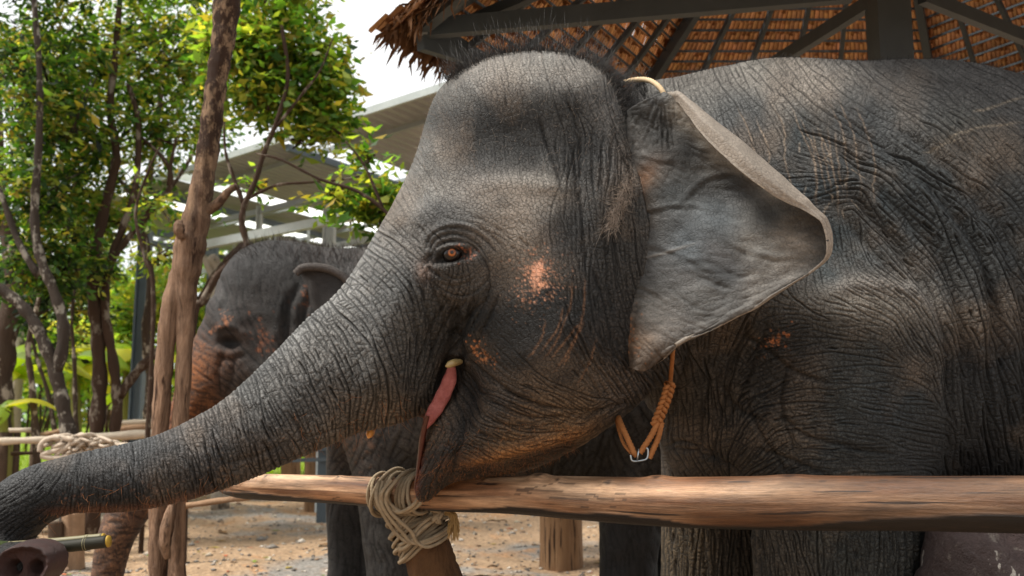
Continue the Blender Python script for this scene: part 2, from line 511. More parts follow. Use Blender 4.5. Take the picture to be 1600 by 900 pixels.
tree('broad spreading tree whose canopy fills the sky behind the multi stemmed one', 11.5, [([(232, 660), (236, 600), (228, 520), (236, 440), (224, 350), (236, 260), (250, 160), (262, 40)], 9, 4), ([(232, 340), (290, 260), (330, 180)], 4, 2), ([(228, 330), (160, 250), (110, 200)], 4, 2)],
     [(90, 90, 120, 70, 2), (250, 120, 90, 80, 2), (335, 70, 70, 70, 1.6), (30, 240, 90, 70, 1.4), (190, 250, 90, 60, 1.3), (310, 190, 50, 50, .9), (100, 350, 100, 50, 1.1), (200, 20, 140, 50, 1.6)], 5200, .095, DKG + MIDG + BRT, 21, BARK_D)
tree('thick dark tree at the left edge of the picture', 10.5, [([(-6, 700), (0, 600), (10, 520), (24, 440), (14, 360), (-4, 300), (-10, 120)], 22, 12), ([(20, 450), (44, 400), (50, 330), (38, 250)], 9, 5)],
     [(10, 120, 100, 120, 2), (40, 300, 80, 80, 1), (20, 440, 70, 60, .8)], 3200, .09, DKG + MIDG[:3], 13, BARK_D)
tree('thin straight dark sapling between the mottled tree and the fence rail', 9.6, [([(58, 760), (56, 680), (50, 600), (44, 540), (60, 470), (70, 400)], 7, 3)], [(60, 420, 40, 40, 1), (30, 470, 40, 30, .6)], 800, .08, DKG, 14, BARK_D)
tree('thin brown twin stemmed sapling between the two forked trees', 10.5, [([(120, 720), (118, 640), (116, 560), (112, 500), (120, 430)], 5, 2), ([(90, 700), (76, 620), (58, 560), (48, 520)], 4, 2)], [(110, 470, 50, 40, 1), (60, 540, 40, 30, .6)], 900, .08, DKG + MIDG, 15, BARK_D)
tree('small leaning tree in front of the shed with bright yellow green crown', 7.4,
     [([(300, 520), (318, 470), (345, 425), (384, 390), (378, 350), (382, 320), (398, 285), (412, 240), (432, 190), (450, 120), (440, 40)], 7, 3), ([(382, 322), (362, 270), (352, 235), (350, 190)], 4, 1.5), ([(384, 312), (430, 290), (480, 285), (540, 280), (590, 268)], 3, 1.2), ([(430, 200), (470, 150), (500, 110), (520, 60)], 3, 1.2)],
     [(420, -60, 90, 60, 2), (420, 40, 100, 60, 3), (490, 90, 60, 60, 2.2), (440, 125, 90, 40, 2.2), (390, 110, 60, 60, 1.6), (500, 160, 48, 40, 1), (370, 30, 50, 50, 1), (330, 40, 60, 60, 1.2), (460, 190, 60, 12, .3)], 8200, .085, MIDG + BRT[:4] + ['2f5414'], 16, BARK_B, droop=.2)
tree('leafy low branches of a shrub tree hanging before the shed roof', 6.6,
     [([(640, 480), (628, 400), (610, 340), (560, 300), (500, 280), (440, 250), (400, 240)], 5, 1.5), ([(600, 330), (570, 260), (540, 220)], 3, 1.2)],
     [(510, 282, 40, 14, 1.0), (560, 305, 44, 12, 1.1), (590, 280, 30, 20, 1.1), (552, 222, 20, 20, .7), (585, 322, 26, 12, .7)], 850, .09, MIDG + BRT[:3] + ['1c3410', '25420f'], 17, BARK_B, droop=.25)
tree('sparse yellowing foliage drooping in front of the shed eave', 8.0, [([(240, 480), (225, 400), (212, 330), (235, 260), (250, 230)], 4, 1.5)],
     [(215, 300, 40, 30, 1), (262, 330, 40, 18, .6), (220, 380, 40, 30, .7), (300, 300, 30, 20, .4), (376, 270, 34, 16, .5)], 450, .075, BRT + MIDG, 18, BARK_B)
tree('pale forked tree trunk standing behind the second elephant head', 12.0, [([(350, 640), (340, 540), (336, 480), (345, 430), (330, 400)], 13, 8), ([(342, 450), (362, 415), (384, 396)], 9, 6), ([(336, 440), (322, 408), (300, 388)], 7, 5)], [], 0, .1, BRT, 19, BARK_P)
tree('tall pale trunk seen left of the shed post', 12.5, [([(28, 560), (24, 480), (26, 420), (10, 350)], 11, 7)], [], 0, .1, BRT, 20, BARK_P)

# sunlit shrubs and banana plants beyond the fence
def shrub(label, cx, cy, rx, ry, depth, n, size, pal, seed, name='shrub'):
    c = P(cx, cy, depth); s_ = depth / F
    e = empty(name, (c.x, c.y, 0), label, 'shrub', 'shrubs beyond the fence')
    r = np.random.default_rng(seed); cs = []
    for k in range(9):
        cs.append((c + Vector((r.normal(0, rx * .4) * s_, r.normal(0, .5), r.normal(0, ry * .4) * s_)), (rx * s_ * .55, .7, ry * s_ * .5), 1))
    v_, f_, c_ = leaf_cloud(cs, n, size, seed, pal, droop=.1, shell=.1)
    tag(mesh_obj('foliage', v_, f_, LEAF, e, False, c_), kind='stuff')
    mb = MB()
    for k in range(6):
        a = Vector((c.x + r.normal(0, .15), c.y, 0)); b = c + Vector((r.normal(0, rx * .4) * s_, 0, r.normal(0, ry * .3) * s_))
        mb.tube([a, (a + b) / 2 + Vector((.1, 0, 0)), b], [.03, .022, .01], 6)
    mb.build('stem', BARK_B, e)
    return e
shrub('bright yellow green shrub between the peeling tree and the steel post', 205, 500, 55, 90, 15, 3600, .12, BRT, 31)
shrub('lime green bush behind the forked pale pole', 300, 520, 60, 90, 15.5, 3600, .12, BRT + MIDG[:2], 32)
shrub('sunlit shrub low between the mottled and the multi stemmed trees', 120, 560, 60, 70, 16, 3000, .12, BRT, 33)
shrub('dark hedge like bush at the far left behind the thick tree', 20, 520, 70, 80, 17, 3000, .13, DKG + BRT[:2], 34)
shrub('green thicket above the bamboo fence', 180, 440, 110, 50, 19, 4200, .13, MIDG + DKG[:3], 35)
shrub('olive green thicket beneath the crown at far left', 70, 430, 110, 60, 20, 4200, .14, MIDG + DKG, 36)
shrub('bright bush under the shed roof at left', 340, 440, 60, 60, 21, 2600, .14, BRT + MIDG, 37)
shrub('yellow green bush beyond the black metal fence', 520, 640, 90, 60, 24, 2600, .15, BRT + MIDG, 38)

m = NM('banana_leaf', 0.4, 0.4); v = m.coord((1, 1, 1)); cl = m.mix(m.noise(v, 3, 4), m.attr(), '8a9a30')
m.color(cl); tr = m.n('BsdfTranslucent'); m.l(m.mix(1.0, cl, (1.6, 1.5, .5), 'MULTIPLY'), tr.inputs['Color']); ms = m.n('MixShader'); ms.inputs[0].default_value = .5
m.l(m.b.outputs[0], ms.inputs[1]); m.l(tr.outputs[0], ms.inputs[2]); m.l(ms.outputs[0], m.out.inputs[0]); BAN = m.m
STEMG = NM('banana_stem', .7, .3).color('7c7a3a').m
def banana(label, px, py, depth, nl, seed, size=1.3):
    r = random.Random(seed); top = P(px, py, depth)
    e = empty('banana_plant', (top.x, top.y, 0), label, 'plant', 'banana plants beyond the fence')
    MB().tube([(top.x, top.y, 0), (top.x + .05, top.y, top.z * .5), tuple(top)], [.12, .09, .05], 10).build('stem', STEMG, e)
    for k in range(nl):
        a = 2 * math.pi * k / nl + r.uniform(-.3, .3); L_ = size * r.uniform(.7, 1.1); up = r.uniform(.35, .9)
        mid = []; n_ = 12
        for i in range(n_ + 1):
            t = i / n_; rr = L_ * t
            mid.append(top + Vector((math.cos(a) * rr, math.sin(a) * rr * .8, L_ * (up * t - 1.0 * t * t * .8))))
        side = Vector((-math.sin(a), math.cos(a), 0)); vs, fs, cs = [], [], []
        g = Vector(col3(r.choice(['5f8a24', '7fa42c', 'a3b238', '4c7a22', 'c2b83c'])))
        for i, p in enumerate(mid):
            t = i / n_; wd = size * .17 * math.sin(math.pi * min(t * .9 + .08, 1)) ** .6
            for s_, dz in ((-1, -.35), (-.5, .02), (0, 0), (.5, .02), (1, -.35)):
                j = 1 + r.uniform(-.07, .07)
                vs.append(p + side * wd * s_ * j + Vector((0, 0, dz * wd))); cs.append(tuple(g * (1.15 if s_ == 0 else r.uniform(.85, 1.1))))
        for i in range(n_):
            for k2 in range(4):
                if r.random() < .06: continue
                fs.append((i * 5 + k2, i * 5 + k2 + 1, i * 5 + 6 + k2, i * 5 + 5 + k2))
        mesh_obj('leaf', vs, fs, BAN, e, True, np.array(cs))
    return e
banana('banana plant with broad pale leaves left of the mottled tree', 12, 590, 11.5, 9, 1, 1.1)
banana('banana plant with drooping leaves between the mottled and peeling trees', 118, 570, 13, 9, 2, 1.3)
banana('banana plant beside the steel post', 200, 560, 13.5, 8, 3, 1.2)
banana('low banana plant right of the steel post', 250, 600, 14.5, 8, 4, 1.1)
banana('young banana shoot with one yellow leaf at the left edge', 2, 640, 9.5, 5, 5, .55)

# far wood: a mass of foliage closing the view
rr_ = np.random.default_rng(50); cs = []
for k in range(80):
    x = rr_.uniform(-34, 30); cs.append(((x, rr_.uniform(34, 44), rr_.uniform(.5, 5.2) if x > -18 else rr_.uniform(.5, 7)), (2.6, 2, 1.8), 1))
v_, f_, c_ = leaf_cloud(cs, 26000, .42, 51, MIDG + BRT[:4] + DKG[:3], droop=.1, shell=.05)
tag(mesh_obj('far_wood', v_, f_, LEAF, None, False, c_), kind='stuff')
# grass tufts on the lawn edge
n_ = 5000; r = np.random.default_rng(52); gx = r.uniform(-12, -3, n_); gy = r.uniform(14.6, 24, n_); hgt = r.uniform(.05, .16, n_)
gz = 0.02 + 0.9 * (1 - np.exp(-np.clip(gy - 15, 0, 99) / 8))
b0 = np.stack([gx, gy, gz], -1); V = np.stack([b0 - [.012, 0, 0], b0 + [.012, 0, 0], b0 + np.stack([r.normal(0, .04, n_), r.normal(0, .03, n_), hgt], -1)], 1)
tag(mesh_obj('grass', V.reshape(-1, 3), np.arange(3 * n_).reshape(-1, 3), LEAF, None, False, np.repeat(np.array([col3('86a030')]) * r.uniform(.6, 1.3, (n_, 1)), 3, 0)), kind='stuff')

# ================================================================ metal shed
STEEL = NM('grey_steel', .5, .4); v = STEEL.coord(); STEEL.color(STEEL.mix(STEEL.noise(v, 5, 5), '7c8488', 'a3a9aa')); STEEL = STEEL.m
STEELD = NM('blue_grey_steel', .5, .4); v = STEELD.coord(); STEELD.color(STEELD.mix(STEELD.noise(v, 5, 5), '46525a', '65727a')); STEELD = STEELD.m
m = NM('corrugated_sheet', .55, .4); v = m.coord(); m.color(m.mix(m.noise(v, 2, 5), '8b9092', 'adb1b2')); SHEET = m.m
m = NM('skylight_sheet', .5, .3); m.color('d8dcd8'); tr = m.n('BsdfTranslucent'); tr.inputs['Color'].default_value = (.95, .97, .95, 1); ms = m.n('MixShader'); ms.inputs[0].default_value = .85
m.l(m.b.outputs[0], ms.inputs[1]); m.l(tr.outputs[0], ms.inputs[2]); m.l(ms.outputs[0], m.out.inputs[0]); SKYL = m.m
shed = empty('metal_shed', (-2, 11, 0), 'open steel shed with corrugated roof and white skylight strips behind the trees', 'shed')
SQ0, SV, SU = Vector((-5.4, 12.9, 4.2)), Vector((4.8, -4.1, 0)), Vector((.58, .81, -.035))
def rp(k, t, dz=0):      # k along the near edge (left to right), t metres away from it
    p = SQ0 + SV * k + SU * t; p.z += dz + .04 * k; return p
ST_ = 6.2
cells = []
def fill(k0, k1, mt, n):
    for i in range(n): cells.append((k0 + (k1 - k0) * i / n, k0 + (k1 - k0) * (i + 1) / n, mt))
fill(-.34, -.035, SHEET, 3); fill(-.035, .025, SKYL, 1); fill(.025, .185, SHEET, 2); fill(.185, .25, SKYL, 1); fill(.25, .565, SHEET, 4); fill(.64, 1.30, SHEET, 7)
for ci, (k0, k1, mt) in enumerate(cells):
    for j, (t0, t1) in enumerate(((0, ST_ / 2 + .06), (ST_ / 2, ST_))):
        vs, fs = [], []; nn = 20
        for i in range(nn + 1):
            k = k0 + (k1 - k0) * i / nn + .0008; dz = (.028 if i % 5 == 1 else .028 if i % 5 == 2 else 0) + .03 * j
            if mt is SKYL: dz = .012 + .03 * j
            for t in (t0, (t0 + t1) / 2, t1): vs.append(rp(k, t, dz))
        for i in range(nn):
            for q in range(2): a = i * 3 + q; fs.append((a, a + 3, a + 4, a + 1))
        mesh_obj('skylight_sheet' if mt is SKYL else 'roof_sheet', vs, fs, mt, shed, False)
LSTEEL = NM('pale_steel', .45, .4); v = LSTEEL.coord(); LSTEEL.color(LSTEEL.mix(LSTEEL.noise(v, 5, 5), '9aa3a4', 'c2c8c8')); LSTEEL = LSTEEL.m
MB().bar(rp(-.35, -.03, -.02), rp(1.31, -.03, -.02), .04, .075).build('fascia', LSTEEL, shed, False)
for t in (.5, 1.9, 3.3, 4.7, 6.1):
    MB().bar(rp(-.34, t, -.05), rp(1.30, t, -.05), .04, .055).build('purlin', STEEL, shed, False)
for k in (-.33, .12, .60, 1.0, 1.28):
    MB().bar(rp(k, 0, -.12), rp(k, ST_, -.12), .05, .08).build('rafter', STEELD, shed, False)
for t in (2.6, 4.4):
    MB().bar(rp(-.3, t, -.50), rp(1.1, t, -.50), .05, .08).build('truss_chord', LSTEEL, shed, False)
    for i in range(10):
        k = -.3 + 1.4 * i / 9; MB().bar(rp(k, t, -.46), rp(k, t, -.08), .035, .035, (0, 1, 0)).build('truss_web', LSTEEL, shed, False)
for a, b, w_, mt in ((P(319, 383, 11.8), P(640, 320, 10.4), .085, LSTEEL), (P(342, 346, 12.4), P(560, 294, 11.2), .06, STEEL), (P(190, 352, 14), P(290, 372, 14.6), .08, STEELD), (P(236, 380, 12.2), P(330, 396, 13.4), .06, STEELD), (P(430, 372, 13), P(640, 420, 15), .06, STEEL)):
    MB().bar(a, b, w_, w_ * 1.2).build('beam', mt, shed, False)
for px, pt, dd, w_, mt in ((228, 360, 12.0, .13, STEELD), (516, 308, 11.6, .125, LSTEEL), (406, 322, 12.0, .055, LSTEEL), (640, 300, 12, .12, STEEL), (334, 380, 14.8, .12, STEELD)):
    a = P(px, pt, dd); zb = 0 if px != 406 else P(px, 364, dd).z
    mb = MB(); mb.bar((a.x, a.y, zb), a, w_, .02, (0, 1, 0)); mb.bar((a.x - w_ / 2, a.y, zb), (a.x - w_ / 2, a.y, a.z), .02, w_, (0, 1, 0)); mb.bar((a.x + w_ / 2, a.y, zb), (a.x + w_ / 2, a.y, a.z), .02, w_, (0, 1, 0))
    mb.build('post', mt, shed, False)

# ================================================================ thatched pavilion
IRON = NM('dark_iron', .55, .4); v = IRON.coord(); IRON.color(IRON.mix(IRON.noise(v, 6, 5), '333c42', '505a60')); IRON = IRON.m
m = NM('thatch', .9, .15); cl = m.mix(m.noise(m.coord((1, 1, 1)), 60, 4, .7), '48301e', '835a39'); cl = m.mix(.75, cl, m.attr(), 'MULTIPLY'); cl = m.mix(1.0, cl, (1.5, 1.45, 1.4), 'MULTIPLY')
m.color(cl); tr = m.n('BsdfTranslucent'); m.l(cl, tr.inputs['Color']); ms = m.n('MixShader'); ms.inputs[0].default_value = .5
m.l(m.b.outputs[0], ms.inputs[1]); m.l(tr.outputs[0], ms.inputs[2]); m.l(ms.outputs[0], m.out.inputs[0]); THATCH = m.m
m = NM('dry_palm_fringe', .9, .15); m.color(m.mix(m.noise(m.coord(), 30, 4), '3d2a1e', '8a6547')); FRINGE = m.m
pav = empty('thatched_pavilion', (2.06, 5.0, 0), 'dark iron pavilion with an orange brown palm thatch roof seen from below', 'pavilion')
PC, PR, PZ, PT = Vector((2.06, 5.0, 0)), 2.56, 3.2, 1.75
cor = [PC + Vector((PR * math.cos(math.radians(180 + 60 * k)), PR * math.sin(math.radians(180 + 60 * k)), PZ)) for k in range(6)]
apex = PC + Vector((0, 0, PZ + PT))
rt = random.Random(77)
NROW = 34
for k in range(6):
    a, b = cor[k], cor[(k + 1) % 6]
    out_ = ((a + b) / 2 - Vector((PC.x, PC.y, PZ))).normalized()
    nrm = (b - a).cross(apex - a).normalized(); nrm = nrm if nrm.z > 0 else -nrm
    for rw in range(-2, NROW):
        t0, t1 = rw / NROW, (rw + 1.18) / NROW
        mb = MB()
        def pt(u, t, lift): return a.lerp(b, u).lerp(apex, t) + nrm * lift
        wid_ = (b - a).length * (1 - t0); n_ = max(int(wid_ / .03), 2)
        tone = rt.uniform(.6, 1.2)
        for i in range(n_):
            u0, u1 = -.05 + 1.1 * i / n_, -.05 + 1.1 * (i + 1) / n_ + .004
            j = rt.uniform(-.38, .14) / NROW; c = tone * rt.uniform(.6, 1.2); cc_ = (c, c * rt.uniform(.85, 1.0), c * rt.uniform(.7, .95))
            l0, l1 = .05 + rt.uniform(0, .008), .085 + rt.uniform(0, .01)
            um = (u0 + u1) / 2
            A, B, Cc, D = pt(u0, t0 + j, l0), pt(u1, t0 + j * .4, l0), pt(u1, t1, l1), pt(u0, t1, l1)
            M_, N_2 = pt(um, t0 + j, l0 + .006), pt(um, t1, l1 + .006)
            mb.add([A, M_, B, Cc, N_2, D], [(0, 1, 4, 5), (1, 2, 3, 4)], cc_)
        mb.build('thatch_row', THATCH, pav, False, True)
        if rw >= 0:
            MB().bar(pt(0, t0 + .03 / NROW * 10, .035), pt(1, t0 + .03 / NROW * 10, .035), .009, .014).build('batten', IRON, pav, False)
    # sheathing of older leaf above keeps the daylight out
    for t in (0,):
        MB().bar(a, b, .06, .11).build('eave_beam', IRON, pav, False)
    MB().bar(a, apex, .05, .09).build('hip_rafter', IRON, pav, False)
    for u in (.167, .333, .5, .667, .833):
        p0 = a.lerp(b, u); MB().bar(p0 + nrm * .0, p0.lerp(apex, .90) + nrm * .0, .028, .04).build('rafter', IRON, pav, False)
    # ragged overhang: dry leaf blades
    vs, fs = [], []
    for i in range(420):
        u = rt.uniform(-.04, 1.04); t = rt.uniform(-.048, -.005); p = a.lerp(b, u).lerp(apex, t) + nrm * rt.uniform(0.0, .10)
        L_ = rt.uniform(.05, .18); dn = (out_ * rt.uniform(.2, 1.0) + Vector((rt.uniform(-.35, .35), rt.uniform(-.35, .35), -rt.uniform(.35, 1.2)))).normalized(); sd = (b - a).normalized() * rt.uniform(.008, .022)
        q = len(vs); m_ = p + dn * L_ * .55 + Vector((rt.uniform(-.02, .02), rt.uniform(-.02, .02), 0))
        vs += [p - sd, p + sd, m_ - sd * .9, m_ + sd * .9, p + dn * L_ + Vector((rt.uniform(-.03, .03), 0, -.02))]
        fs += [(q, q + 1, q + 3, q + 2), (q + 2, q + 3, q + 4)]
    tag(mesh_obj('fringe', vs, fs, FRINGE, pav, False), kind='stuff')
post_top = apex.z - .05
MB().bar((PC.x, PC.y, 0), (PC.x, PC.y, post_top), .18, .18, (0, 1, 0)).build('centre_post', IRON, pav, False)
# tie beams that cross under the roof and braces from the post
def tie(a, b, w_, h): MB().bar(a, b, w_, h).build('tie_beam', IRON, pav, False)
s = cor[0] + Vector((.02, 0, -.02))
tie(s, P(1330, -12, 4.75), .06, .10)
tie(cor[0] + Vector((0, 0, -.10)), P(800, 112, 5.75), .05, .08)
tie(P(1180, 118, 6.2), P(1372, -4, 5.0), .05, .08); tie(P(1440, -6, 5.0), P(1640, 74, 5.9), .05, .08)
tie(P(720, 40, 5.2), P(860, -20, 4.9), .05, .06)
MB().bar(P(661, 54, 4.97), P(661, -30, 4.97), .05, .03, (0, 1, 0)).build('corner_strap', STEEL, pav, False)
for a_, b_ in ((PC + Vector((-.9, -1.7, 0)), 3.2), (cor[0], 3.2), (cor[3], 3.2), (cor[2] , 3.2), (cor[4], 3.2), (cor[5], 3.2)):
    if a_ is cor[0] or a_ is cor[5] : continue
    if isinstance(a_, Vector) and a_.z < 1: continue
    MB().bar((a_.x, a_.y, 0), (a_.x, a_.y, PZ), .12, .12, (0, 1, 0)).build('post', IRON, pav, False)

# ================================================================ background fences
m = NM('old_wood', .85, .2); v = m.coord((1, 1, 1)); m.color(m.mix(m.noise(v, 9, 6, .7, 1.0), '6b523e', 'a4866a')); m.bump(m.noise(v, 40, 5), .7, .01); WOODB = m.m
m = NM('grey_wood', .85, .2); v = m.coord((1, 1, 1)); m.color(m.mix(m.noise(v, 9, 6, .7, 1.0), '9d8f7e', 'cdbfab')); m.bump(m.noise(v, 40, 5), .7, .01); WOODP = m.m
m = NM('dark_wood', .85, .2); v = m.coord((1, 1, 1)); m.color(m.mix(m.noise(v, 9, 6, .7, 1.0), '33281f', '5c4939')); m.bump(m.noise(v, 40, 5), .7, .01); WOODD = m.m
def pole(pts, r0, r1, name, mat, parent, n=12):
    mb = MB(); limb(mb, pts, 9, r0, r1, n); return mb.build(name, mat, parent)
fz = empty('pole_fence', (-4.2, 9.2, 0), 'weathered pole fence with posts at the left below the trees', 'fence')
pole([(-40, 690, 9.2), (20, 689, 9.2), (96, 686, 9.3)], 6, 5, 'rail', WOODP, fz); pole([(-40, 673, 10.2), (50, 672, 10.2)], 4, 3.5, 'rail', WOODP, fz)
pole([(50, 684, 9.8), (80, 678, 9.8), (110, 668, 9.8)], 6, 4, 'rail', WOODB, fz); pole([(-20, 711, 9.6), (60, 707, 9.8)], 3, 3, 'rail', WOODD, fz)
pole([(92, 690, 8.6), (160, 683, 8.6), (250, 676, 8.6)], 6, 7, 'rail', WOODP, fz); pole([(186, 661, 10), (250, 658, 10)], 4, 4, 'rail', WOODP, fz); pole([(188, 670, 9.5), (250, 666, 9.5)], 5, 5, 'rail', WOODB, fz)
for px, d, w_ in ((5, 9.3, 8), (27, 10.6, 5), (56, 9.9, 8), (196, 9.6, 5)):
    a = P(px, 680, d); MB().tube([(a.x, a.y, -.05), (a.x + .01, a.y, a.z * .5), (a.x, a.y, a.z + .03)], [w_ * d / F] * 3, 10, wob=.05).build('post', WOODD, fz)
# bundle of pale rope and cloth over the rail
m = NM('pale_rope', .9, .2); v = m.coord(); m.color(m.mix(m.noise(v, 40, 4), '8c7a68', 'cdbfae')); m.bump(m.noise(v, 120, 3), .6, .004); PROPE = m.m
mb = MB(); r = random.Random(5)
for k in range(15):
    x0 = r.uniform(62, 120); x1 = r.uniform(120, 205); y0 = r.uniform(688, 712); a = []
    for i in range(9):
        t = i / 8; a.append(P(x0 + (x1 - x0) * t, y0 + r.uniform(-4, 4) - 8 * math.sin(t * 3.14) + (-6) * t, 7.6 + r.uniform(-.08, .08)))
    mb.tube(catmull([tuple(q) for q in a], 4), r.uniform(.010, .018), 6)
mb.tube([P(a, b, 7.55) for a, b in catmull([(62, 706), (66, 692), (84, 684), (110, 688), (104, 700), (80, 706), (66, 712), (90, 716), (130, 708)], 5)], .022, 8)
o = mb.build('rope_bundle', PROPE); tag(o, 'pale tangle of rope and netting draped over the left fence rail', 'rope')
bf = empty('bamboo_fence', (-6, 15, 0), 'weathered bamboo picket fence behind the steel post', 'fence'); r = random.Random(6)
for k in range(46):
    px = 150 + k * 3.6; d = 15.2; a = P(px, 612 + r.uniform(-5, 5), d)
    MB().tube([(a.x, a.y, 0), (a.x + r.uniform(-.02, .02), a.y, a.z)], [.016, .015], 6).build('picket', WOODB, bf)
for zz in (.5, 1.2): a, b = P(146, 650, 15.25), P(322, 650, 15.25); MB().tube([(a.x, a.y, zz), (b.x, b.y, zz)], .02, 6).build('rail', WOODB, bf)
mf = empty('black_metal_fence', (-2, 11, 0), 'low black metal fence beyond the log rail, right of the raised trunk', 'fence')
for yy, hh in ((703, .05), (720, .04)): MB().bar(P(440, yy, 10.5), P(560, yy - 4, 10.2), .04, hh).build('rail', IRON, mf, False)
a = P(506, 694, 10.4); MB().bar((a.x, a.y, 0), a, .10, .10, (0, 1, 0)).build('post', IRON, mf, False)
def stump(px0, px1, ybase, ytop, label, seed, mat=None, lean=0.0):
    g = G((px0 + px1) / 2, ybase); t = g.y; r_ = (px1 - px0) / 2 * t / F
    top = P((px0 + px1) / 2 + lean, ytop, t); rr = random.Random(seed)
    vs, fs = [], []; n, nz = 40, 26
    ph = [rr.uniform(0, 6) for _ in range(6)]
    for i in range(nz + 1):
        u = i / nz; z = -.05 + (top.z + .05) * u; cx = g.x + (top.x - g.x) * u
        for k in range(n):
            an = 2 * math.pi * k / n
            f_ = 1 + .04 * math.sin(3 * an + ph[0]) + .03 * math.sin(7 * an + ph[1] + u) + .018 * math.sin(13 * an + ph[2] + 2 * u) + .02 * math.sin(u * 7 + ph[3] + an) + .08 * (1 - u) ** 6
            f_ -= .09 * math.exp(-((math.sin((an - ph[4]) / 2)) / .05) ** 2)
            vs.append((cx + r_ * f_ * math.cos(an), g.y + r_ * f_ * math.sin(an), z))
    for i in range(nz):
        for k in range(n): k2 = (k + 1) % n; fs.append((i * n + k, i * n + k2, (i + 1) * n + k2, (i + 1) * n + k))
    fs.append(tuple(nz * n + k for k in range(n)))
    o = mesh_obj('post', [Vector(v) - Vector((g.x, g.y, 0)) for v in vs], fs, mat or POSTM, None); o.location = (g.x, g.y, 0)
    return tag(o, label, 'post')
m = NM('split_log', .85, .2); v = m.coord((1, 1, .12)); c = m.mix(m.noise(v, 22, 6, .7, .8), '5c4330', '9a7a5a'); c = m.mix(m.ramp(m.noise(m.coord((1, 1, .06)), 34, 3), [(.36, 1.0), (.43, 0.0)]), c, '33241a'); m.color(c); m.bump(m.noise(v, 50, 5, .7), .9, .02); POSTM = m.m
stump(845, 908, 885, 700, 'stout barkless wooden post under the log rail between elephant legs', 1)
stump(98, 130, 885, 800, 'short weathered post left of the freckled hanging trunk', 2, WOODB)
stump(76, 97, 888, 815, 'dark narrow post leaning by the held canes', 3, WOODD)
stump(476, 497, 797, 700, 'brown fence post standing on the sand behind the log rail end', 4, POSTM)
stump(440, 470, 775, 700, 'broad pale post beside the brown fence post, half hidden by the trunk', 5, POSTM)
stump(531, 548, 960, 660, 'tall tan post just left of the second elephant fore legs', 6, WOODB) if False else None

# forked support trunk, left foreground
m = NM('barked_pole', .85, .2); v = m.coord((1, 1, .15)); c = m.mix(m.ramp(m.noise(v, 16, 6, .75, .8), [(.32, 0.0), (.66, 1.0)]), '4a3528', 'b08e74')
sepz = m.n('SeparateXYZ'); m.l(m.tc.outputs['Object'], sepz.inputs[0])
up = m.ramp(m.math('ADD', m.math('MULTIPLY', sepz.outputs[2], .25), m.math('MULTIPLY', m.noise(m.coord(), 5, 4), .35)), [(.62, 0.0), (.78, 1.0)])
dk = m.mix(m.ramp(m.noise(m.coord((1, 1, .5)), 16, 5, .75), [(.5, 0.0), (.6, 1.0)]), '3d2b20', '94795f')
c = m.mix(up, c, dk); c = m.mix(m.ramp(m.noise(v, 26, 4), [(.34, 1.0), (.42, 0.0)]), c, '3f2c22'); m.color(c); m.bump(m.noise(v, 30, 6, .8, .5), 1.0, .045); FORK = m.m
fp = empty('forked_trunk', P(262, 900, 4.6) * 1, 'leaning pale brown forked tree trunk standing in front of the second elephant', 'tree'); fp.location.z = 0
def fat(pts, name):
    q = catmull(pts, 6); mb = MB(); mb.tube([P(a, b, Y) for a, b, Y, r_ in q], [r_ * Y / F * (1 + .05 * math.sin(i * 1.3) + .03 * math.sin(i * 3.1)) for i, (a, b, Y, r_) in enumerate(q)], 22, wob=.025, seed=3)
    return mb.build(name, FORK, fp)
fat([(430, -560, 4.6, 9), (415, -420, 4.6, 14), (395, -260, 4.6, 20), (368, -120, 4.6, 24), (355, 0, 4.6, 22), (349, 60, 4.6, 19), (341, 110, 4.6, 17), (334, 160, 4.6, 17), (327, 220, 4.6, 17.5), (316, 290, 4.6, 18), (305, 350, 4.6, 22), (294, 400, 4.6, 24), (290, 450, 4.6, 18), (289, 510, 4.6, 13.5), (286, 600, 4.6, 12), (280, 680, 4.6, 12), (277, 780, 4.6, 12.5), (276, 900, 4.6, 13.5), (276, 1010, 4.6, 14)], 'trunk')
fat([(300, 380, 4.64, 14), (284, 430, 4.62, 18), (268, 480, 4.6, 16), (259, 540, 4.6, 14), (253, 620, 4.6, 13.5), (249, 700, 4.6, 13.5), (247, 800, 4.6, 14), (247, 900, 4.6, 14), (247, 1010, 4.6, 15)], 'second_stem')
fat([(322, 330, 4.6, 9), (340, 318, 4.58, 8), (356, 300, 4.56, 6), (370, 290, 4.55, 5)], 'branch_stub')
fat([(284, 372, 4.52, 6), (280, 360, 4.5, 9), (280, 350, 4.5, 8), (282, 344, 4.5, 3)], 'knot')
fat([(262, 872, 4.5, 5), (258, 850, 4.48, 9), (262, 820, 4.48, 10), (270, 790, 4.5, 7), (276, 760, 4.52, 4)], 'root_ridge')
v_, f_, c_ = leaf_cloud([(P(430, -560, 4.6), (.7, .6, .45), 1), (P(560, -520, 4.6), (.5, .5, .35), .6), (P(330, -600, 4.6), (.5, .5, .35), .6)], 2600, .09, 91, MIDG + DKG[:3])
tag(mesh_obj('crown', v_, f_, LEAF, fp, False, c_), kind='stuff')
print('place', round(time.time() - T0, 1))
# ================================================================ elephants
from mathutils.bvhtree import BVHTree

def chain(pts, k=0.05, n=6, ly=1.0):
    """swept round limb; pts = (px, py, Y, radius in photo pixels)"""
    w_ = []
    for px, py, Y, r in pts:
        p = P(px, py, Y)
        w_.append((p.x, p.y, p.z, r * Y / F))
    return chain_w(w_, k, n, ly)

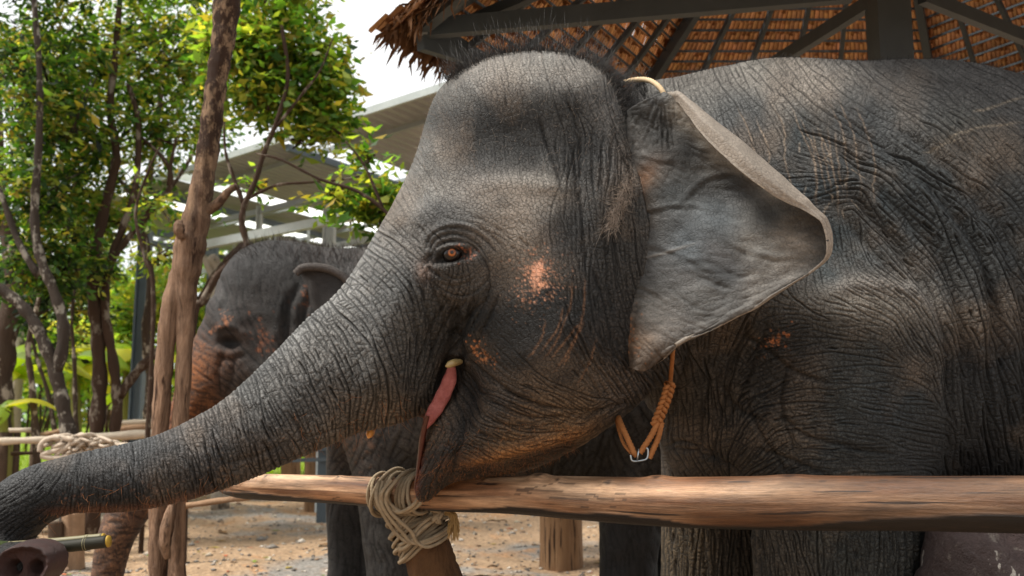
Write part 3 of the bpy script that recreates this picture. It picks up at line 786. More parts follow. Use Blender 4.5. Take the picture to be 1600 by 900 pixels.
def chain_w(w_, k=0.05, n=6, ly=1.0):
    q = catmull(w_, n)
    rmax = q[:, 3].max()
    lo = q[:, :3].min(0) - rmax * max(1, ly) - k - 0.03; hi = q[:, :3].max(0) + rmax * max(1, ly) + k + 0.03
    def fn(p):
        best = np.full(p.shape[:-1], 9.0, np.float32)
        for a, b in zip(q[:-1], q[1:]):
            ab = (b - a)[:3].astype(np.float32)
            L2 = float(ab @ ab) + 1e-12
            pa = p - a[:3].astype(np.float32)
            t = np.clip((pa @ ab) / L2, 0, 1)
            d = pa - t[..., None] * ab
            if ly != 1.0: d = d * np.array([1, 1 / ly, 1], np.float32)
            dd = np.sqrt((d * d).sum(-1)) - (a[3] + t * (b[3] - a[3]))
            best = np.minimum(best, dd)
        return best
    return fn, lo, hi, k

def inflate(poly, Y, W, D, k=0.05, res=0.012, sm=2.0, smooth_poly=5):
    """side outline drawn in photo pixels, set at depth Y, swollen sideways to half width W"""
    q = catmull(list(poly) + [poly[0]], smooth_poly)[:-1]
    w3 = Pn(q[:, 0], q[:, 1], Y)
    xz = w3[:, [0, 2]]
    pad = 0.16
    lo = xz.min(0) - pad; hi = xz.max(0) + pad
    nx, nz = ((hi - lo) / res).astype(int) + 2
    gx = lo[0] + np.arange(nx) * res; gz = lo[1] + np.arange(nz) * res
    X, Z = np.meshgrid(gx, gz, indexing='ij')
    best = np.full(X.shape, 99.0); inside = np.zeros(X.shape, bool)
    for a, b in zip(xz, np.roll(xz, -1, 0)):
        ab = b - a
        t = np.clip(((X - a[0]) * ab[0] + (Z - a[1]) * ab[1]) / (ab @ ab + 1e-12), 0, 1)
        best = np.minimum(best, (X - a[0] - t * ab[0]) ** 2 + (Z - a[1] - t * ab[1]) ** 2)
        c = ((a[1] > Z) != (b[1] > Z))
        if c.any() and abs(ab[1]) > 1e-12:
            inside ^= c & (X < a[0] + ab[0] * (Z - a[1]) / ab[1])
    s = np.sqrt(best); s[inside] *= -1
    t = np.clip(-s / D, 0, 1)
    U = np.where(s < 0, W * W * (1 - (1 - t) ** 2), -2 * W * W * s / D)
    U = blur(U, sm)
    Ux, Uz = np.gradient(U, res)
    Gm = np.stack([U, np.sqrt(Ux ** 2 + Uz ** 2)], -1)
    def fn(p):
        u = bilin(Gm, (p[..., 2] - lo[1]) / res, (p[..., 0] - lo[0]) / res)
        y = p[..., 1] - Y
        Fv = y * y - u[..., 0]
        return (Fv / np.sqrt(4 * y * y + u[..., 1] ** 2 + 0.004)).astype(np.float32)
    return fn, np.array([lo[0] + .01, Y - W - k - .03, lo[1] + .01]), np.array([hi[0] - .01, Y + W + k + .03, hi[1] - .01]), k

def smin(a, b, k):
    h = np.maximum(k - np.abs(a - b), 0) / k
    return np.minimum(a, b) - h * h * k * 0.25

def surface_nets(parts, h):
    lo = np.min([p[1] for p in parts], 0) - 2 * h; hi = np.max([p[2] for p in parts], 0) + 2 * h
    lo[2] = max(lo[2], -0.02 - 2 * h)
    n = ((hi - lo) / h).astype(int) + 2
    V = np.full(n, 0.5, np.float32)
    for fn, a, b, k in parts:
        i0 = np.maximum(((a - lo) / h).astype(int), 0); i1 = np.minimum(((b - lo) / h).astype(int) + 2, n)
        if (i1 <= i0).any(): continue
        ax = [lo[d] + np.arange(i0[d], i1[d]) * h for d in range(3)]
        p = np.stack(np.meshgrid(*ax, indexing='ij'), -1).astype(np.float32)
        s = (slice(i0[0], i1[0]), slice(i0[1], i1[1]), slice(i0[2], i1[2]))
        V[s] = smin(V[s], fn(p), k)
    ins = V < 0
    c = [ins[i:n[0] - 1 + i, j:n[1] - 1 + j, k:n[2] - 1 + k] for i in (0, 1) for j in (0, 1) for k in (0, 1)]
    cnt = sum(x.astype(np.int8) for x in c)
    act = (cnt > 0) & (cnt < 8)
    ijk = np.argwhere(act)
    idx = np.full(act.shape, -1, np.int64); idx[act] = np.arange(len(ijk))
    acc = np.zeros((len(ijk), 3)); num = np.zeros(len(ijk))
    cor = [np.array(q) for q in ((0, 0, 0), (0, 0, 1), (0, 1, 0), (0, 1, 1), (1, 0, 0), (1, 0, 1), (1, 1, 0), (1, 1, 1))]
    for a in range(8):
        for b in range(a + 1, 8):
            if np.abs(cor[a] - cor[b]).sum() != 1: continue
            pa, pb = ijk + cor[a], ijk + cor[b]
            va, vb = V[pa[:, 0], pa[:, 1], pa[:, 2]], V[pb[:, 0], pb[:, 1], pb[:, 2]]
            m = (va < 0) != (vb < 0)
            t = (va[m] / (va[m] - vb[m]))[:, None]
            acc[m] += pa[m] + t * (pb[m] - pa[m]); num[m] += 1
    verts = lo + (acc / num[:, None]) * h
    faces = []
    for ax in range(3):
        o1, o2 = [(1, 2), (2, 0), (0, 1)][ax]
        s0 = [slice(1, n[d] - 1) for d in range(3)]; s0[ax] = slice(0, n[ax] - 1)
        s1 = list(s0); s1[ax] = slice(1, n[ax])
        A, B = ins[tuple(s0)], ins[tuple(s1)]
        for sgn in (0, 1):
            m = (A & ~B) if sgn == 0 else (~A & B)
            q = np.argwhere(m) + np.array([0 if d == ax else 1 for d in range(3)])
            if not len(q): continue
            e1 = np.zeros(3, int); e1[o1] = 1; e2 = np.zeros(3, int); e2[o2] = 1
            cs = [q - e1 - e2, q - e2, q, q - e1]
            f = np.stack([idx[tuple(x.T)] for x in cs], 1)
            faces.append(f if sgn == 0 else f[:, ::-1])
    f = np.vstack(faces)
    f = f[(f >= 0).all(1)]
    return verts, f

def body_mesh(name, parts, h, fine, cuts, smooth_it=8, parent=None):
    v, f = surface_nets(parts, h)
    me = bpy.data.meshes.new(name)
    me.vertices.add(len(v)); me.vertices.foreach_set('co', v.astype(np.float32).ravel())
    me.loops.add(f.size); me.loops.foreach_set('vertex_index', f.ravel().astype(np.int32))
    me.polygons.add(len(f)); me.polygons.foreach_set('loop_start', np.arange(0, f.size, 4, dtype=np.int32))
    me.polygons.foreach_set('loop_total', np.full(len(f), 4, np.int32))
    me.update(calc_edges=True)
    bm = bmesh.new(); bm.from_mesh(me)
    bm.verts.ensure_lookup_table()
    if cuts:
        nrm = np.zeros((len(v), 3), np.float32); me.vertices.foreach_get  # normals below
        nn = np.array([x.normal[:] for x in bm.verts])
        px, py = proj(v)
        view = v - np.array([0, 0, CAMZ]); view /= np.linalg.norm(view, axis=1)[:, None]
        m = (px > -30) & (px < 1640) & (py > -20) & (py < 925) & ((view * nn).sum(1) < 0.2) & fine(v)
        tree_ = BVHTree.FromPolygons(v.tolist(), f.tolist())
        o_ = Vector((0, 0, CAMZ)); vis = np.zeros(len(v), bool)
        for i in np.nonzero(m)[0]:
            d_ = Vector(v[i]) - o_; L_ = d_.length
            h_ = tree_.ray_cast(o_, d_ / L_, L_ - 0.03)
            vis[i] = h_[0] is None
        for _ in range(3):
            g_ = np.zeros(len(v), bool); q_ = vis[f].any(1); g_[f[q_].ravel()] = True; vis = g_
        m &= vis
        es = [e for e in bm.edges if m[e.verts[0].index] and m[e.verts[1].index]]
        bmesh.ops.subdivide_edges(bm, edges=es, cuts=cuts, use_grid_fill=True)
    bm.to_mesh(me); bm.free()
    nv = len(me.vertices)
    co = np.empty(nv * 3, np.float32); me.vertices.foreach_get('co', co); co = co.reshape(-1, 3).astype(float)
    ed = np.empty(len(me.edges) * 2, np.int32); me.edges.foreach_get('vertices', ed); ed = ed.reshape(-1, 2)
    deg = np.bincount(ed.ravel(), minlength=nv)[:, None]
    for _ in range(smooth_it):
        s = np.zeros_like(co)
        for d in range(3):
            s[:, d] = np.bincount(ed[:, 0], co[ed[:, 1], d], nv) + np.bincount(ed[:, 1], co[ed[:, 0], d], nv)
        co += 0.5 * (s / deg - co)
    me.vertices.foreach_set('co', co.astype(np.float32).ravel()); me.update()
    me.polygons.foreach_set('use_smooth', np.ones(len(me.polygons), bool))
    return me, co

def vert_normals(me):
    n = np.empty(len(me.vertices) * 3, np.float32)
    me.vertex_normals.foreach_get('vector', n)
    return n.reshape(-1, 3).astype(float)

# ---------------------------------------------------------------- skin relief, worked out on a side-on chart of the animal
class Chart:
    def __init__(self, x0, y0, x1, y1, seed):
        self.x0, self.y0 = x0, y0
        self.w, self.h = x1 - x0, y1 - y0
        self.H = np.zeros((self.h, self.w))          # relief, metres
        self.K = np.zeros((self.h, self.w))          # crease mask
        self.C = np.zeros((self.h, self.w, 3))
        self.r = np.random.default_rng(seed)
        self.pts = []
    def field(self, ctrl, step=4, pw=2.0, soft=18.0):
        """blend control rows (x, y, angle, *values) over the chart"""
        c = np.array(ctrl, float)
        yy, xx = np.meshgrid(np.arange(0, self.h + step, step) + self.y0, np.arange(0, self.w + step, step) + self.x0, indexing='ij')
        a = np.radians(c[:, 2]) * 2
        vals = np.column_stack([np.cos(a), np.sin(a), c[:, 3:]])
        num = np.zeros(xx.shape + (vals.shape[1],)); den = np.zeros(xx.shape)
        for i in range(len(c)):
            wgt = 1 / ((xx - c[i, 0]) ** 2 + (yy - c[i, 1]) ** 2 + soft ** 2) ** pw
            num += wgt[..., None] * vals[i]; den += wgt
        num /= den[..., None]
        self.fs = step
        return num
    def colors(self, ctrl, step=4, pw=1.8, soft=22.0):
        c = np.array([(a, b) for a, b, _ in ctrl], float)
        v = np.array([col3(h) for _, _, h in ctrl])
        yy, xx = np.meshgrid(np.arange(0, self.h + step, step) + self.y0, np.arange(0, self.w + step, step) + self.x0, indexing='ij')
        num = np.zeros(xx.shape + (3,)); den = np.zeros(xx.shape)
        for i in range(len(c)):
            wgt = 1 / ((xx - c[i, 0]) ** 2 + (yy - c[i, 1]) ** 2 + soft ** 2) ** pw
            num += wgt[..., None] * v[i]; den += wgt
        num /= den[..., None]
        X, Y = np.meshgrid(np.arange(self.w) / step, np.arange(self.h) / step)
        self.C = bilin(num, X, Y)
    def strokes(self, fld, rot, smul, dmul, lmin, lmax, n, jit=0.25, wid=1.0, seps=0.5, bridge=False, wobble=0.05):
        """evenly spaced creases that follow the direction field; bridging ones run from crease to crease"""
        occ = np.zeros((self.h // 2 + 2, self.w // 2 + 2), bool)
        if not hasattr(self, 'lm'): self.lm = np.zeros((self.h + 2, self.w + 2), bool)
        new = []
        st = self.fs; r = self.r
        sx = r.uniform(2, self.w - 3, n); sy = r.uniform(2, self.h - 3, n)
        L = np.sort(r.uniform(0, 1, n) ** 1.5)[::-1]; J = r.normal(0, jit, n); stop = r.uniform(0, 1, n)
        dens = 0.75 + 0.6 * np.clip(0.5 + 0.6 * fbm(self.h, self.w, 70, 2, int(n) % 97), 0, 1)
        for i in range(n):
            x, y = sx[i], sy[i]
            if occ[int(y) // 2, int(x) // 2]: continue
            fv = fld[int(y) // st, int(x) // st]
            sp, dep = fv[2] * smul * dens[int(y), int(x)], fv[3] * dmul
            if dep < 0.0002: continue
            ln = (lmin + (lmax - lmin) * L[i]) * sp
            path = []
            for sgn in (1, -1):
                x, y = sx[i], sy[i]; seg = []
                steps = int(ln / 2 / 2)
                wob = 0.0; nz = r.normal(0, wobble, steps + 1)
                for k in range(steps):
                    f2 = fld[int(y) // st, int(x) // st]
                    a = 0.5 * math.atan2(f2[1], f2[0]) + rot + J[i] + wob
                    if k == 0: pa = a if sgn > 0 else a + math.pi
                    while a - pa > math.pi / 2: a -= math.pi
                    while a - pa < -math.pi / 2: a += math.pi
                    pa = a
                    wob = wob * 0.93 + nz[k]
                    x += 2 * math.cos(a); y += 2 * math.sin(a)
                    if not (2 < x < self.w - 3 and 2 < y < self.h - 3): break
                    if bridge and k > 0 and self.lm[int(y), int(x)] and stop[i] < 0.85:
                        seg.append((x, y)); break
                    if occ[int(y) // 2, int(x) // 2] and (not bridge) and k > 2:
                        seg.append((x, y)); break
                    seg.append((x, y))
                path = (seg[::-1] + [(sx[i], sy[i])]) if sgn > 0 else path + seg
            if len(path) < 3: continue
            q = np.array(path)
            m = len(q)
            e = 0.55 if bridge else 0.2
            dd = dep * (r.uniform(.55, 1.1) if bridge else min(r.lognormal(-.12, .38), 1.9)) * np.minimum(1, np.minimum(np.arange(m), np.arange(m)[::-1]) / (m * 0.15 + 1) + e)
            q2 = np.vstack([q, (q[:-1] + q[1:]) / 2]); d2 = np.concatenate([dd, (dd[:-1] + dd[1:]) / 2])
            ww = wid * r.uniform(0.85, 1.2) * (.85 + .15 * dd.max() / .003)
            self.pts.append(np.column_stack([q2, d2, np.full(len(q2), ww)]))
            new.append(q2)
            rr = max(int(sp * seps / 2), 1)
            for (x, y) in path[::max(rr, 1)]:
                iy, ix = int(y) // 2, int(x) // 2
                occ[max(iy - rr, 0):iy + rr + 1, max(ix - rr, 0):ix + rr + 1] = True
        if new:
            q = np.vstack(new).astype(int)
            self.lm[q[:, 1], q[:, 0]] = True; self.lm[q[:, 1], q[:, 0] + 1] = True; self.lm[q[:, 1] + 1, q[:, 0]] = True
    def deposit(self, R=4):
        if not self.pts: return
        q = np.vstack(self.pts); self.pts = []
        D = np.zeros(self.h * self.w); Kk = np.zeros(self.h * self.w)
        xi = q[:, 0].astype(int); yi = q[:, 1].astype(int)
        for dy in range(-R, R + 1):
            for dx in range(-R, R + 1):
                X = xi + dx; Y = yi + dy
                ok = (X >= 0) & (X < self.w) & (Y >= 0) & (Y < self.h)
                g = np.exp(-((X - q[:, 0]) ** 2 + (Y - q[:, 1]) ** 2) / (2 * q[:, 3] ** 2))
                ok &= g > 0.02
                fl = Y[ok] * self.w + X[ok]
                np.maximum.at(D, fl, (g * q[:, 2])[ok])
                np.maximum.at(Kk, fl, (g * g * np.minimum(q[:, 2] / 0.0022, 1))[ok])
        self.H -= D.reshape(self.h, self.w)
        self.K = np.maximum(self.K, Kk.reshape(self.h, self.w))
    def line(self, pts, width, depth, crease=0.6, col=None, amt=0.0, taper=True, jag=0.0):
        """one big fold: width and depth in pixels and metres (negative depth raises a ridge)"""
        q = catmull([(a - self.x0, b - self.y0) for a, b in pts], 6)
        if jag: q = q + self.r.normal(0, jag, q.shape)
        R = 3.2 * width + 2
        lo = np.maximum((q.min(0) - R).astype(int), 0); hi = np.minimum((q.max(0) + R).astype(int) + 1, [self.w, self.h])
        if (hi <= lo).any(): return
        X, Y = np.meshgrid(np.arange(lo[0], hi[0]), np.arange(lo[1], hi[1]))
        best = np.full(X.shape, 1e9); bt = np.zeros(X.shape)
        for i in range(len(q) - 1):
            a, b = q[i], q[i + 1]; ab = b - a
            t = np.clip(((X - a[0]) * ab[0] + (Y - a[1]) * ab[1]) / (ab @ ab + 1e-9), 0, 1)
            d = (X - a[0] - t * ab[0]) ** 2 + (Y - a[1] - t * ab[1]) ** 2
            m = d < best
            best[m] = d[m]; bt[m] = ((i + t) / (len(q) - 1))[m]
        g = np.exp(-best / (2 * width ** 2))
        if taper: g = g * np.clip(np.minimum(bt, 1 - bt) * 5 + 0.15, 0, 1)
        s = (slice(lo[1], hi[1]), slice(lo[0], hi[0]))
        self.H[s] -= g * depth
        if crease and depth > 0:
            gg = np.exp(-best / (2 * (width * 0.55) ** 2)) * crease * (g > 0.05)
            self.K[s] = np.maximum(self.K[s], gg)
        if col is not None:
            a = (g * amt)[..., None]
            self.C[s] = self.C[s] * (1 - a) + np.array(col3(col)) * a
    def blob(self, x, y, rx, ry, ang, h=0.0, col=None, amt=0.0, speck=None, hard=1.0):
        x -= self.x0; y -= self.y0
        R = int(max(rx, ry) * 2.6) + 2
        x0, x1 = max(int(x) - R, 0), min(int(x) + R, self.w); y0, y1 = max(int(y) - R, 0), min(int(y) + R, self.h)
        if x1 <= x0 or y1 <= y0: return
        X, Y = np.meshgrid(np.arange(x0, x1), np.arange(y0, y1))
        c, s = math.cos(math.radians(ang)), math.sin(math.radians(ang))
        u = ((X - x) * c + (Y - y) * s) / rx; v = (-(X - x) * s + (Y - y) * c) / ry
        g = np.exp(-0.5 * (u * u + v * v) ** hard)
        sl_ = (slice(y0, y1), slice(x0, x1))
        self.H[sl_] += g * h
        if col is not None:
            a = g * amt
            if speck is not None:        # speckle size, coverage
                rs = np.random.default_rng(int(x * 7 + y)); c2_, s2_ = math.cos(math.radians(ang)), math.sin(math.radians(ang))
                n_ = int(speck[1] * rx * ry * 5.5 / (speck[0] * .42) ** 2)
                a = np.zeros(X.shape)
                for _ in range(min(n_, 420)):
                    uu, vv = rs.normal(0, 1.0, 2); dx_, dy_ = uu * rx * c2_ - vv * ry * s2_, uu * rx * s2_ + vv * ry * c2_
                    rd = speck[0] * .30 * rs.lognormal(0, .35) * (1.25 - .3 * min(math.hypot(uu, vv), 2)); an_ = rs.uniform(0, 3.14); e_ = rs.uniform(.6, 1.0)
                    ax_, ay_ = x + dx_ - X, y + dy_ - Y
                    q_ = np.hypot(ax_ * math.cos(an_) + ay_ * math.sin(an_), (-ax_ * math.sin(an_) + ay_ * math.cos(an_)) / e_)
                    a = np.maximum(a, np.clip((rd - q_) / 1.4 + .5, 0, 1) * rs.uniform(.55, 1))
                a = a * amt
            self.C[sl_] = self.C[sl_] * (1 - a[..., None]) + np.array(col3(col)) * a[..., None]
    def sample(self, px, py):
        x, y = px - self.x0, py - self.y0
        inb = (x > 1) & (y > 1) & (x < self.w - 2) & (y < self.h - 2)
        f = np.clip(np.minimum(np.minimum(x, self.w - x), np.minimum(y, self.h - y)) / 30, 0, 1) * inb
        return bilin(self.H, x, y) * f, np.clip(bilin(self.K, x, y) * f, 0, 1), bilin(self.C, x, y)

def set_col(me, c):
    a = me.color_attributes.new('Col', 'FLOAT_COLOR', 'POINT')
    q = np.ones((len(c), 4), np.float32); q[:, :3] = np.clip(c, 0, 1)
    a.data.foreach_set('color', q.ravel())

def skin_material(name, bump=0.8, ck=.5, gr=.6):
    m = NM(name, rough=0.72, spec=0.32)
    c = m.attr('Col')
    v = m.coord(src='Object')
    n1 = m.noise(v, 7, 6, 0.65)
    n2 = m.noise(v, 150, 5, 0.75)
    wv = m.n('VectorMath'); wv.operation = 'ADD'; nn = m.n('TexNoise'); nn.inputs['Scale'].default_value = 26; m.l(v, nn.inputs['Vector'])
    sc2 = m.n('VectorMath'); sc2.operation = 'SCALE'; sc2.inputs['Scale'].default_value = 0.02; m.l(nn.outputs['Color'], sc2.inputs[0])
    m.l(v, wv.inputs[0]); m.l(sc2.outputs[0], wv.inputs[1])
    cell = m.voro(wv.outputs[0], 92, 'DISTANCE_TO_EDGE')
    crack = m.ramp(cell, [(0.0, 0.0), (0.11, 1.0)])
    cc = m.mix(1.0, c, m.ramp(n1, [(0.25, 0.72), (0.75, 1.25)]), 'MULTIPLY')
    cc = m.mix(1.0, cc, m.ramp(n2, [(0.32, gr), (0.68, 2.02 - gr)]), 'MULTIPLY')
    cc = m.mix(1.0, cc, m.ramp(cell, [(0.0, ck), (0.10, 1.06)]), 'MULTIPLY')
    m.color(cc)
    m.rough(m.ramp(n1, [(0.3, 0.55), (0.7, 0.82)]))
    hh = m.math('ADD', m.math('MULTIPLY', crack, 0.8), m.math('MULTIPLY', n2, 0.9))
    m.bump(hh, bump, 0.0026)
    return m.m

def hairs(name, roots, dirs, length, rad, mat, parent, seed=1, curl=0.25):
    """one mesh of thin bent hairs"""
    r = np.random.default_rng(seed)
    n = len(roots)
    L = length if hasattr(length, '__len__') else np.full(n, length)
    segs = 3
    V = []; 
    bend = r.normal(0, curl, (n, 3))
    pts = [roots]
    for s in range(1, segs + 1):
        t = s / segs
        pts.append(roots + dirs * (L * t)[:, None] + bend * (L * t * t)[:, None])
    a = np.cross(dirs, [0, 1, 0]) + 1e-6; a /= np.linalg.norm(a, axis=1)[:, None]
    b = np.cross(dirs, a)
    offs = [a, -0.5 * a + 0.866 * b, -0.5 * a - 0.866 * b]
    for s in range(segs):
        rr = rad * (1 - s / segs * 0.7)
        for o in offs: V.append(pts[s] + o * rr)
    V.append(pts[segs])
    V = np.stack(V, 1)                       # n, 3*segs+1, 3
    m = 3 * segs + 1
    fs = []
    for s in range(segs - 1):
        for k in range(3):
            k2 = (k + 1) % 3
            fs.append((s * 3 + k, s * 3 + k2, (s + 1) * 3 + k2)); fs.append((s * 3 + k, (s + 1) * 3 + k2, (s + 1) * 3 + k))
    for k in range(3): fs.append(((segs - 1) * 3 + k, (segs - 1) * 3 + (k + 1) % 3, m - 1))
    fs = np.array(fs)
    Fc = (fs[None] + (np.arange(n) * m)[:, None, None]).reshape(-1, 3)
    o = mesh_obj(name, V.reshape(-1, 3), Fc, mat, parent)
    tag(o, kind='stuff')
    return o
# ---------------------------------------------------------------- the near elephant
YH, YB = 2.95, 3.30
t_ = time.time()
head_poly = [(562, 418), (589, 368), (619, 316), (641, 268), (656, 225), (668, 183), (686, 148), (716, 124), (752, 104),
             (790, 94), (830, 90), (870, 92), (910, 101), (946, 119), (972, 143), (988, 172), (1010, 230), (1030, 330), (1035, 440),
             (1020, 540), (1000, 605), (965, 643), (920, 662), (860, 670), (790, 655), (730, 600), (700, 570), (684, 600), (664, 640), (600, 664), (548, 640), (530, 520)]
jaw_poly = [(716, 566), (703, 588), (684, 622), (668, 655), (658, 700), (650, 745), (646, 785), (655, 796), (672, 786), (690, 764),
            (708, 754), (740, 750), (790, 744), (840, 732), (892, 708), (940, 676), (975, 647), (1010, 600), (1000, 520), (900, 480), (780, 520)]
body_poly = [(955, 240), (962, 175), (980, 146), (1006, 136), (1040, 134), (1100, 120), (1180, 106), (1250, 105), (1310, 110), (1360, 108), (1420, 106), (1480, 110),
             (1540, 125), (1600, 138), (1700, 140), (1800, 165), (1900, 215), (1990, 320), (2030, 470), (2020, 640), (1960, 760), (1750, 800),
             (1500, 790), (1300, 800), (1150, 790), (1070, 760), (1036, 700), (1024, 650), (980, 560), (940, 400)]
trunk = [(658, 496, 2.95, 116), (596, 545, 2.94, 110), (547, 573, 2.93, 101), (490, 611, 2.92, 87), (432, 650, 2.90, 74),
         (378, 684, 2.88, 65), (320, 711, 2.86, 60), (265, 731, 2.84, 56), (207, 745, 2.82, 53), (154, 752, 2.81, 49),
         (108, 758, 2.80, 45), (62, 772, 2.79, 47), (26, 797, 2.78, 50), (2, 832, 2.77, 50), (-14, 868, 2.74, 45), (-6, 892, 2.68, 43), (18, 888, 2.66, 41), (40, 884, 2.64, 37)]
parts = [
    inflate(head_poly, YH, 0.33, 0.34, k=0.06),
    chain(trunk, k=0.05, n=5, ly=0.92),
    inflate(jaw_poly, YH, 0.25, 0.26, k=0.05),
    inflate(body_poly, YB, 0.56, 0.66, k=0.10),
    chain([(930, 330, 2.98, 150), (1030, 400, 3.05, 190), (1150, 430, 3.2, 220)], k=0.12, ly=0.95),      # neck
    # near fore leg, shoulder bulge down to the foot
    chain([(1330, 420, 3.08, 120), (1325, 540, 3.04, 135), (1318, 680, 3.03, 134), (1306, 820, 3.02, 128), (1298, 960, 3.02, 112), (1290, 1080, 3.02, 92), (1288, 1170, 3.02, 88), (1285, 1212, 3.02, 104)], k=0.09, ly=0.8),
    # far fore leg, a step ahead
    chain([(1150, 560, 3.50, 110), (1130, 720, 3.55, 95), (1120, 860, 3.58, 84), (1110, 980, 3.58, 76), (1100, 1060, 3.58, 74), (1095, 1086, 3.58, 84)], k=0.08),
    # hind legs beyond the frame
    chain([(1900, 430, 3.15, 150), (1890, 620, 3.08, 140), (1880, 800, 3.05, 100), (1930, 950, 3.05, 82), (1920, 1120, 3.05, 80), (1910, 1205, 3.05, 96)], k=0.10),
    chain([(1840, 430, 3.50, 150), (1820, 620, 3.52, 130), (1800, 800, 3.55, 92), (1840, 950, 3.55, 78), (1830, 1040, 3.55, 76), (1820, 1086, 3.55, 88)], k=0.10),
    # brow, cheek, forehead domes, shoulder
    chain([(640, 350, 2.74, 16), (690, 345, 2.69, 20), (735, 360, 2.67, 18), (765, 400, 2.67, 14)], k=0.07),
    chain([(780, 185, 2.84, 52), (860, 172, 2.82, 54), (920, 205, 2.82, 52)], k=0.10),
    chain([(820, 560, 2.83, 55), (900, 570, 2.84, 60), (960, 560, 2.86, 50)], k=0.12),
    chain([(1330, 470, 2.90, 70), (1400, 520, 2.93, 66)], k=0.12),
]
me, co = body_mesh('elephant', parts, 0.0148, lambda v: v[:, 1] < 3.75, 4, 11)
print('main body', len(me.vertices), round(time.time() - t_, 1)); t_ = time.time()

# chart of the near side
ch = Chart(-100, -40, 1760, 1000, 5)
# x, y, direction of the main creases (degrees, y down), spacing px, depth m
ctrl = [
 (30, 790, 150, 9, .0026), (60, 740, 130, 8, .0022), (110, 760, 100, 8, .0026), (160, 750, 90, 9, .0030), (210, 745, 84, 10, .0032), (265, 730, 80, 10, .0034),
 (320, 710, 76, 11, .0036), (378, 684, 70, 12, .0040), (432, 650, 66, 13, .0044), (490, 611, 64, 13, .0046), (520, 500, 50, 12, .0046), (560, 640, 96, 12, .0036), (545, 560, 60, 13, .0044),
 (590, 440, 48, 12, .0040), (600, 560, 72, 13, .0038), (640, 600, 92, 12, .0034), (640, 480, 75, 12, .0032), (620, 380, 40, 12, .0026), (650, 300, 60, 12, .0008), (680, 220, 60, 11, .0009),
 (700, 470, 110, 12, .0034), (690, 540, 112, 11, .0038), (660, 560, 100, 12, .0030), (720, 330, 20, 12, .0010), (780, 340, 30, 13, .0006), (760, 250, 80, 14, .0007), (740, 180, 70, 12, .0008),
 (830, 130, 80, 9, .0010), (900, 140, 60, 11, .0014), (960, 180, 60, 10, .0022), (930, 260, 95, 12, .0026), (890, 260, 97, 16, .0022), (850, 240, 80, 15, .0010),
 (850, 350, 85, 14, .0006), (920, 380, 92, 12, .0028), (940, 470, 82, 11, .0030), (900, 470, 88, 13, .0018), (840, 430, 50, 14, .0006), (780, 430, 60, 13, .0009), (800, 520, 40, 12, .0009),
 (860, 540, 50, 12, .0010), (930, 560, 62, 11, .0036), (970, 600, 55, 10, .0042), (990, 560, 60, 9, .0040), (900, 620, 30, 12, .0030), (840, 640, 15, 12, .0034), (780, 620, 20, 12, .0032), (740, 560, 60, 11, .0020),
 (720, 640, 60, 11, .0030), (760, 680, 20, 11, .0030), (690, 700, 110, 11, .0030), (670, 760, 120, 10, .0028), (740, 730, 10, 10, .0030), (850, 690, 165, 10, .0026), (940, 650, 145, 10, .0036),
 (1010, 150, 110, 13, .0026), (1060, 140, 75, 16, .0024), (1120, 130, 60, 15, .0024), (1180, 120, 55, 15, .0024), (1250, 130, 48, 13, .0024), (1330, 130, 40, 12, .0022), (1420, 130, 30, 11, .0016), (1520, 150, 30, 11, .0016), (1600, 180, 35, 12, .0018),
 (1150, 190, 60, 15, .0024), (1200, 220, 65, 13, .0026), (1260, 240, 20, 11, .0030), (1300, 300, 165, 11, .0036), (1250, 290, 0, 11, .0030), (1340, 230, 30, 12, .0040), (1400, 210, 36, 12, .0044), (1480, 230, 42, 12, .0042), (1560, 250, 45, 12, .0034),
 (1320, 370, 80, 12, .0020), (1290, 430, 85, 12, .0014), (1380, 330, 45, 13, .0048), (1450, 330, 50, 13, .0054), (1530, 350, 55, 12, .0050), (1600, 370, 60, 12, .0044), (1420, 430, 45, 12, .0040), (1500, 460, 62, 13, .0056), (1570, 480, 65, 13, .0052),
 (1300, 480, 10, 11, .0026), (1360, 480, 20, 11, .0028), (1420, 520, 60, 11, .0030), (1340, 540, 8, 11, .0026), (1260, 560, 168, 12, .0036), (1400, 600, 5, 10, .0026), (1330, 640, 4, 10, .0026), (1430, 660, 8, 10, .0026), (1400, 700, 2, 10, .0026), (1300, 700, 4, 11, .0034), (1240, 640, 174, 12, .0040),
 (1190, 600, 152, 13, .0046), (1130, 560, 110, 12, .0046), (1080, 580, 70, 12, .0040), (1060, 640, 95, 11, .0038), (1120, 660, 80, 13, .0048), (1170, 690, 128, 13, .0048), (1100, 730, 60, 10, .0042), (1200, 740, 150, 12, .0042), (1330, 740, 0, 10, .0026),
 (1500, 600, 84, 12, .0046), (1540, 620, 80, 13, .0056), (1600, 600, 72, 13, .0050), (1520, 720, 88, 12, .0044), (1600, 720, 80, 12, .0044), (1680, 500, 70, 13, .004),
 (1100, 840, 88, 9, .0040), (1160, 850, 86, 9, .0040), (1240, 860, 82, 10, .0036), (1320, 860, 88, 10, .0034), (1400, 860, 90, 11, .0040), (1440, 880, 90, 11, .0040), (1300, 990, 88, 12, .004), (1050, 980, 90, 12, .004),
]
fld = ch.field(ctrl)
ch.strokes(fld, 0.0, 0.70, 1.1, 4.0, 34.0, 70000, jit=0.07, wid=.92)
ch.strokes(fld, math.pi / 2, 0.85, 0.50, 1.5, 4.5, 60000, jit=0.30, wid=.82, bridge=True)
ch.strokes(fld, 0.5, 1.1, 0.45, 1.2, 4.0, 20000, jit=0.6, wid=0.9, bridge=True)
ch.deposit()
print('creases', round(time.time() - t_, 1)); t_ = time.time()
puff = blur(ch.H, 2.2)
ridge = np.clip((ch.H - blur(ch.H, 5)) / .0015, 0, 1)
ch.H = ch.H * 1.65 - puff * 0.8
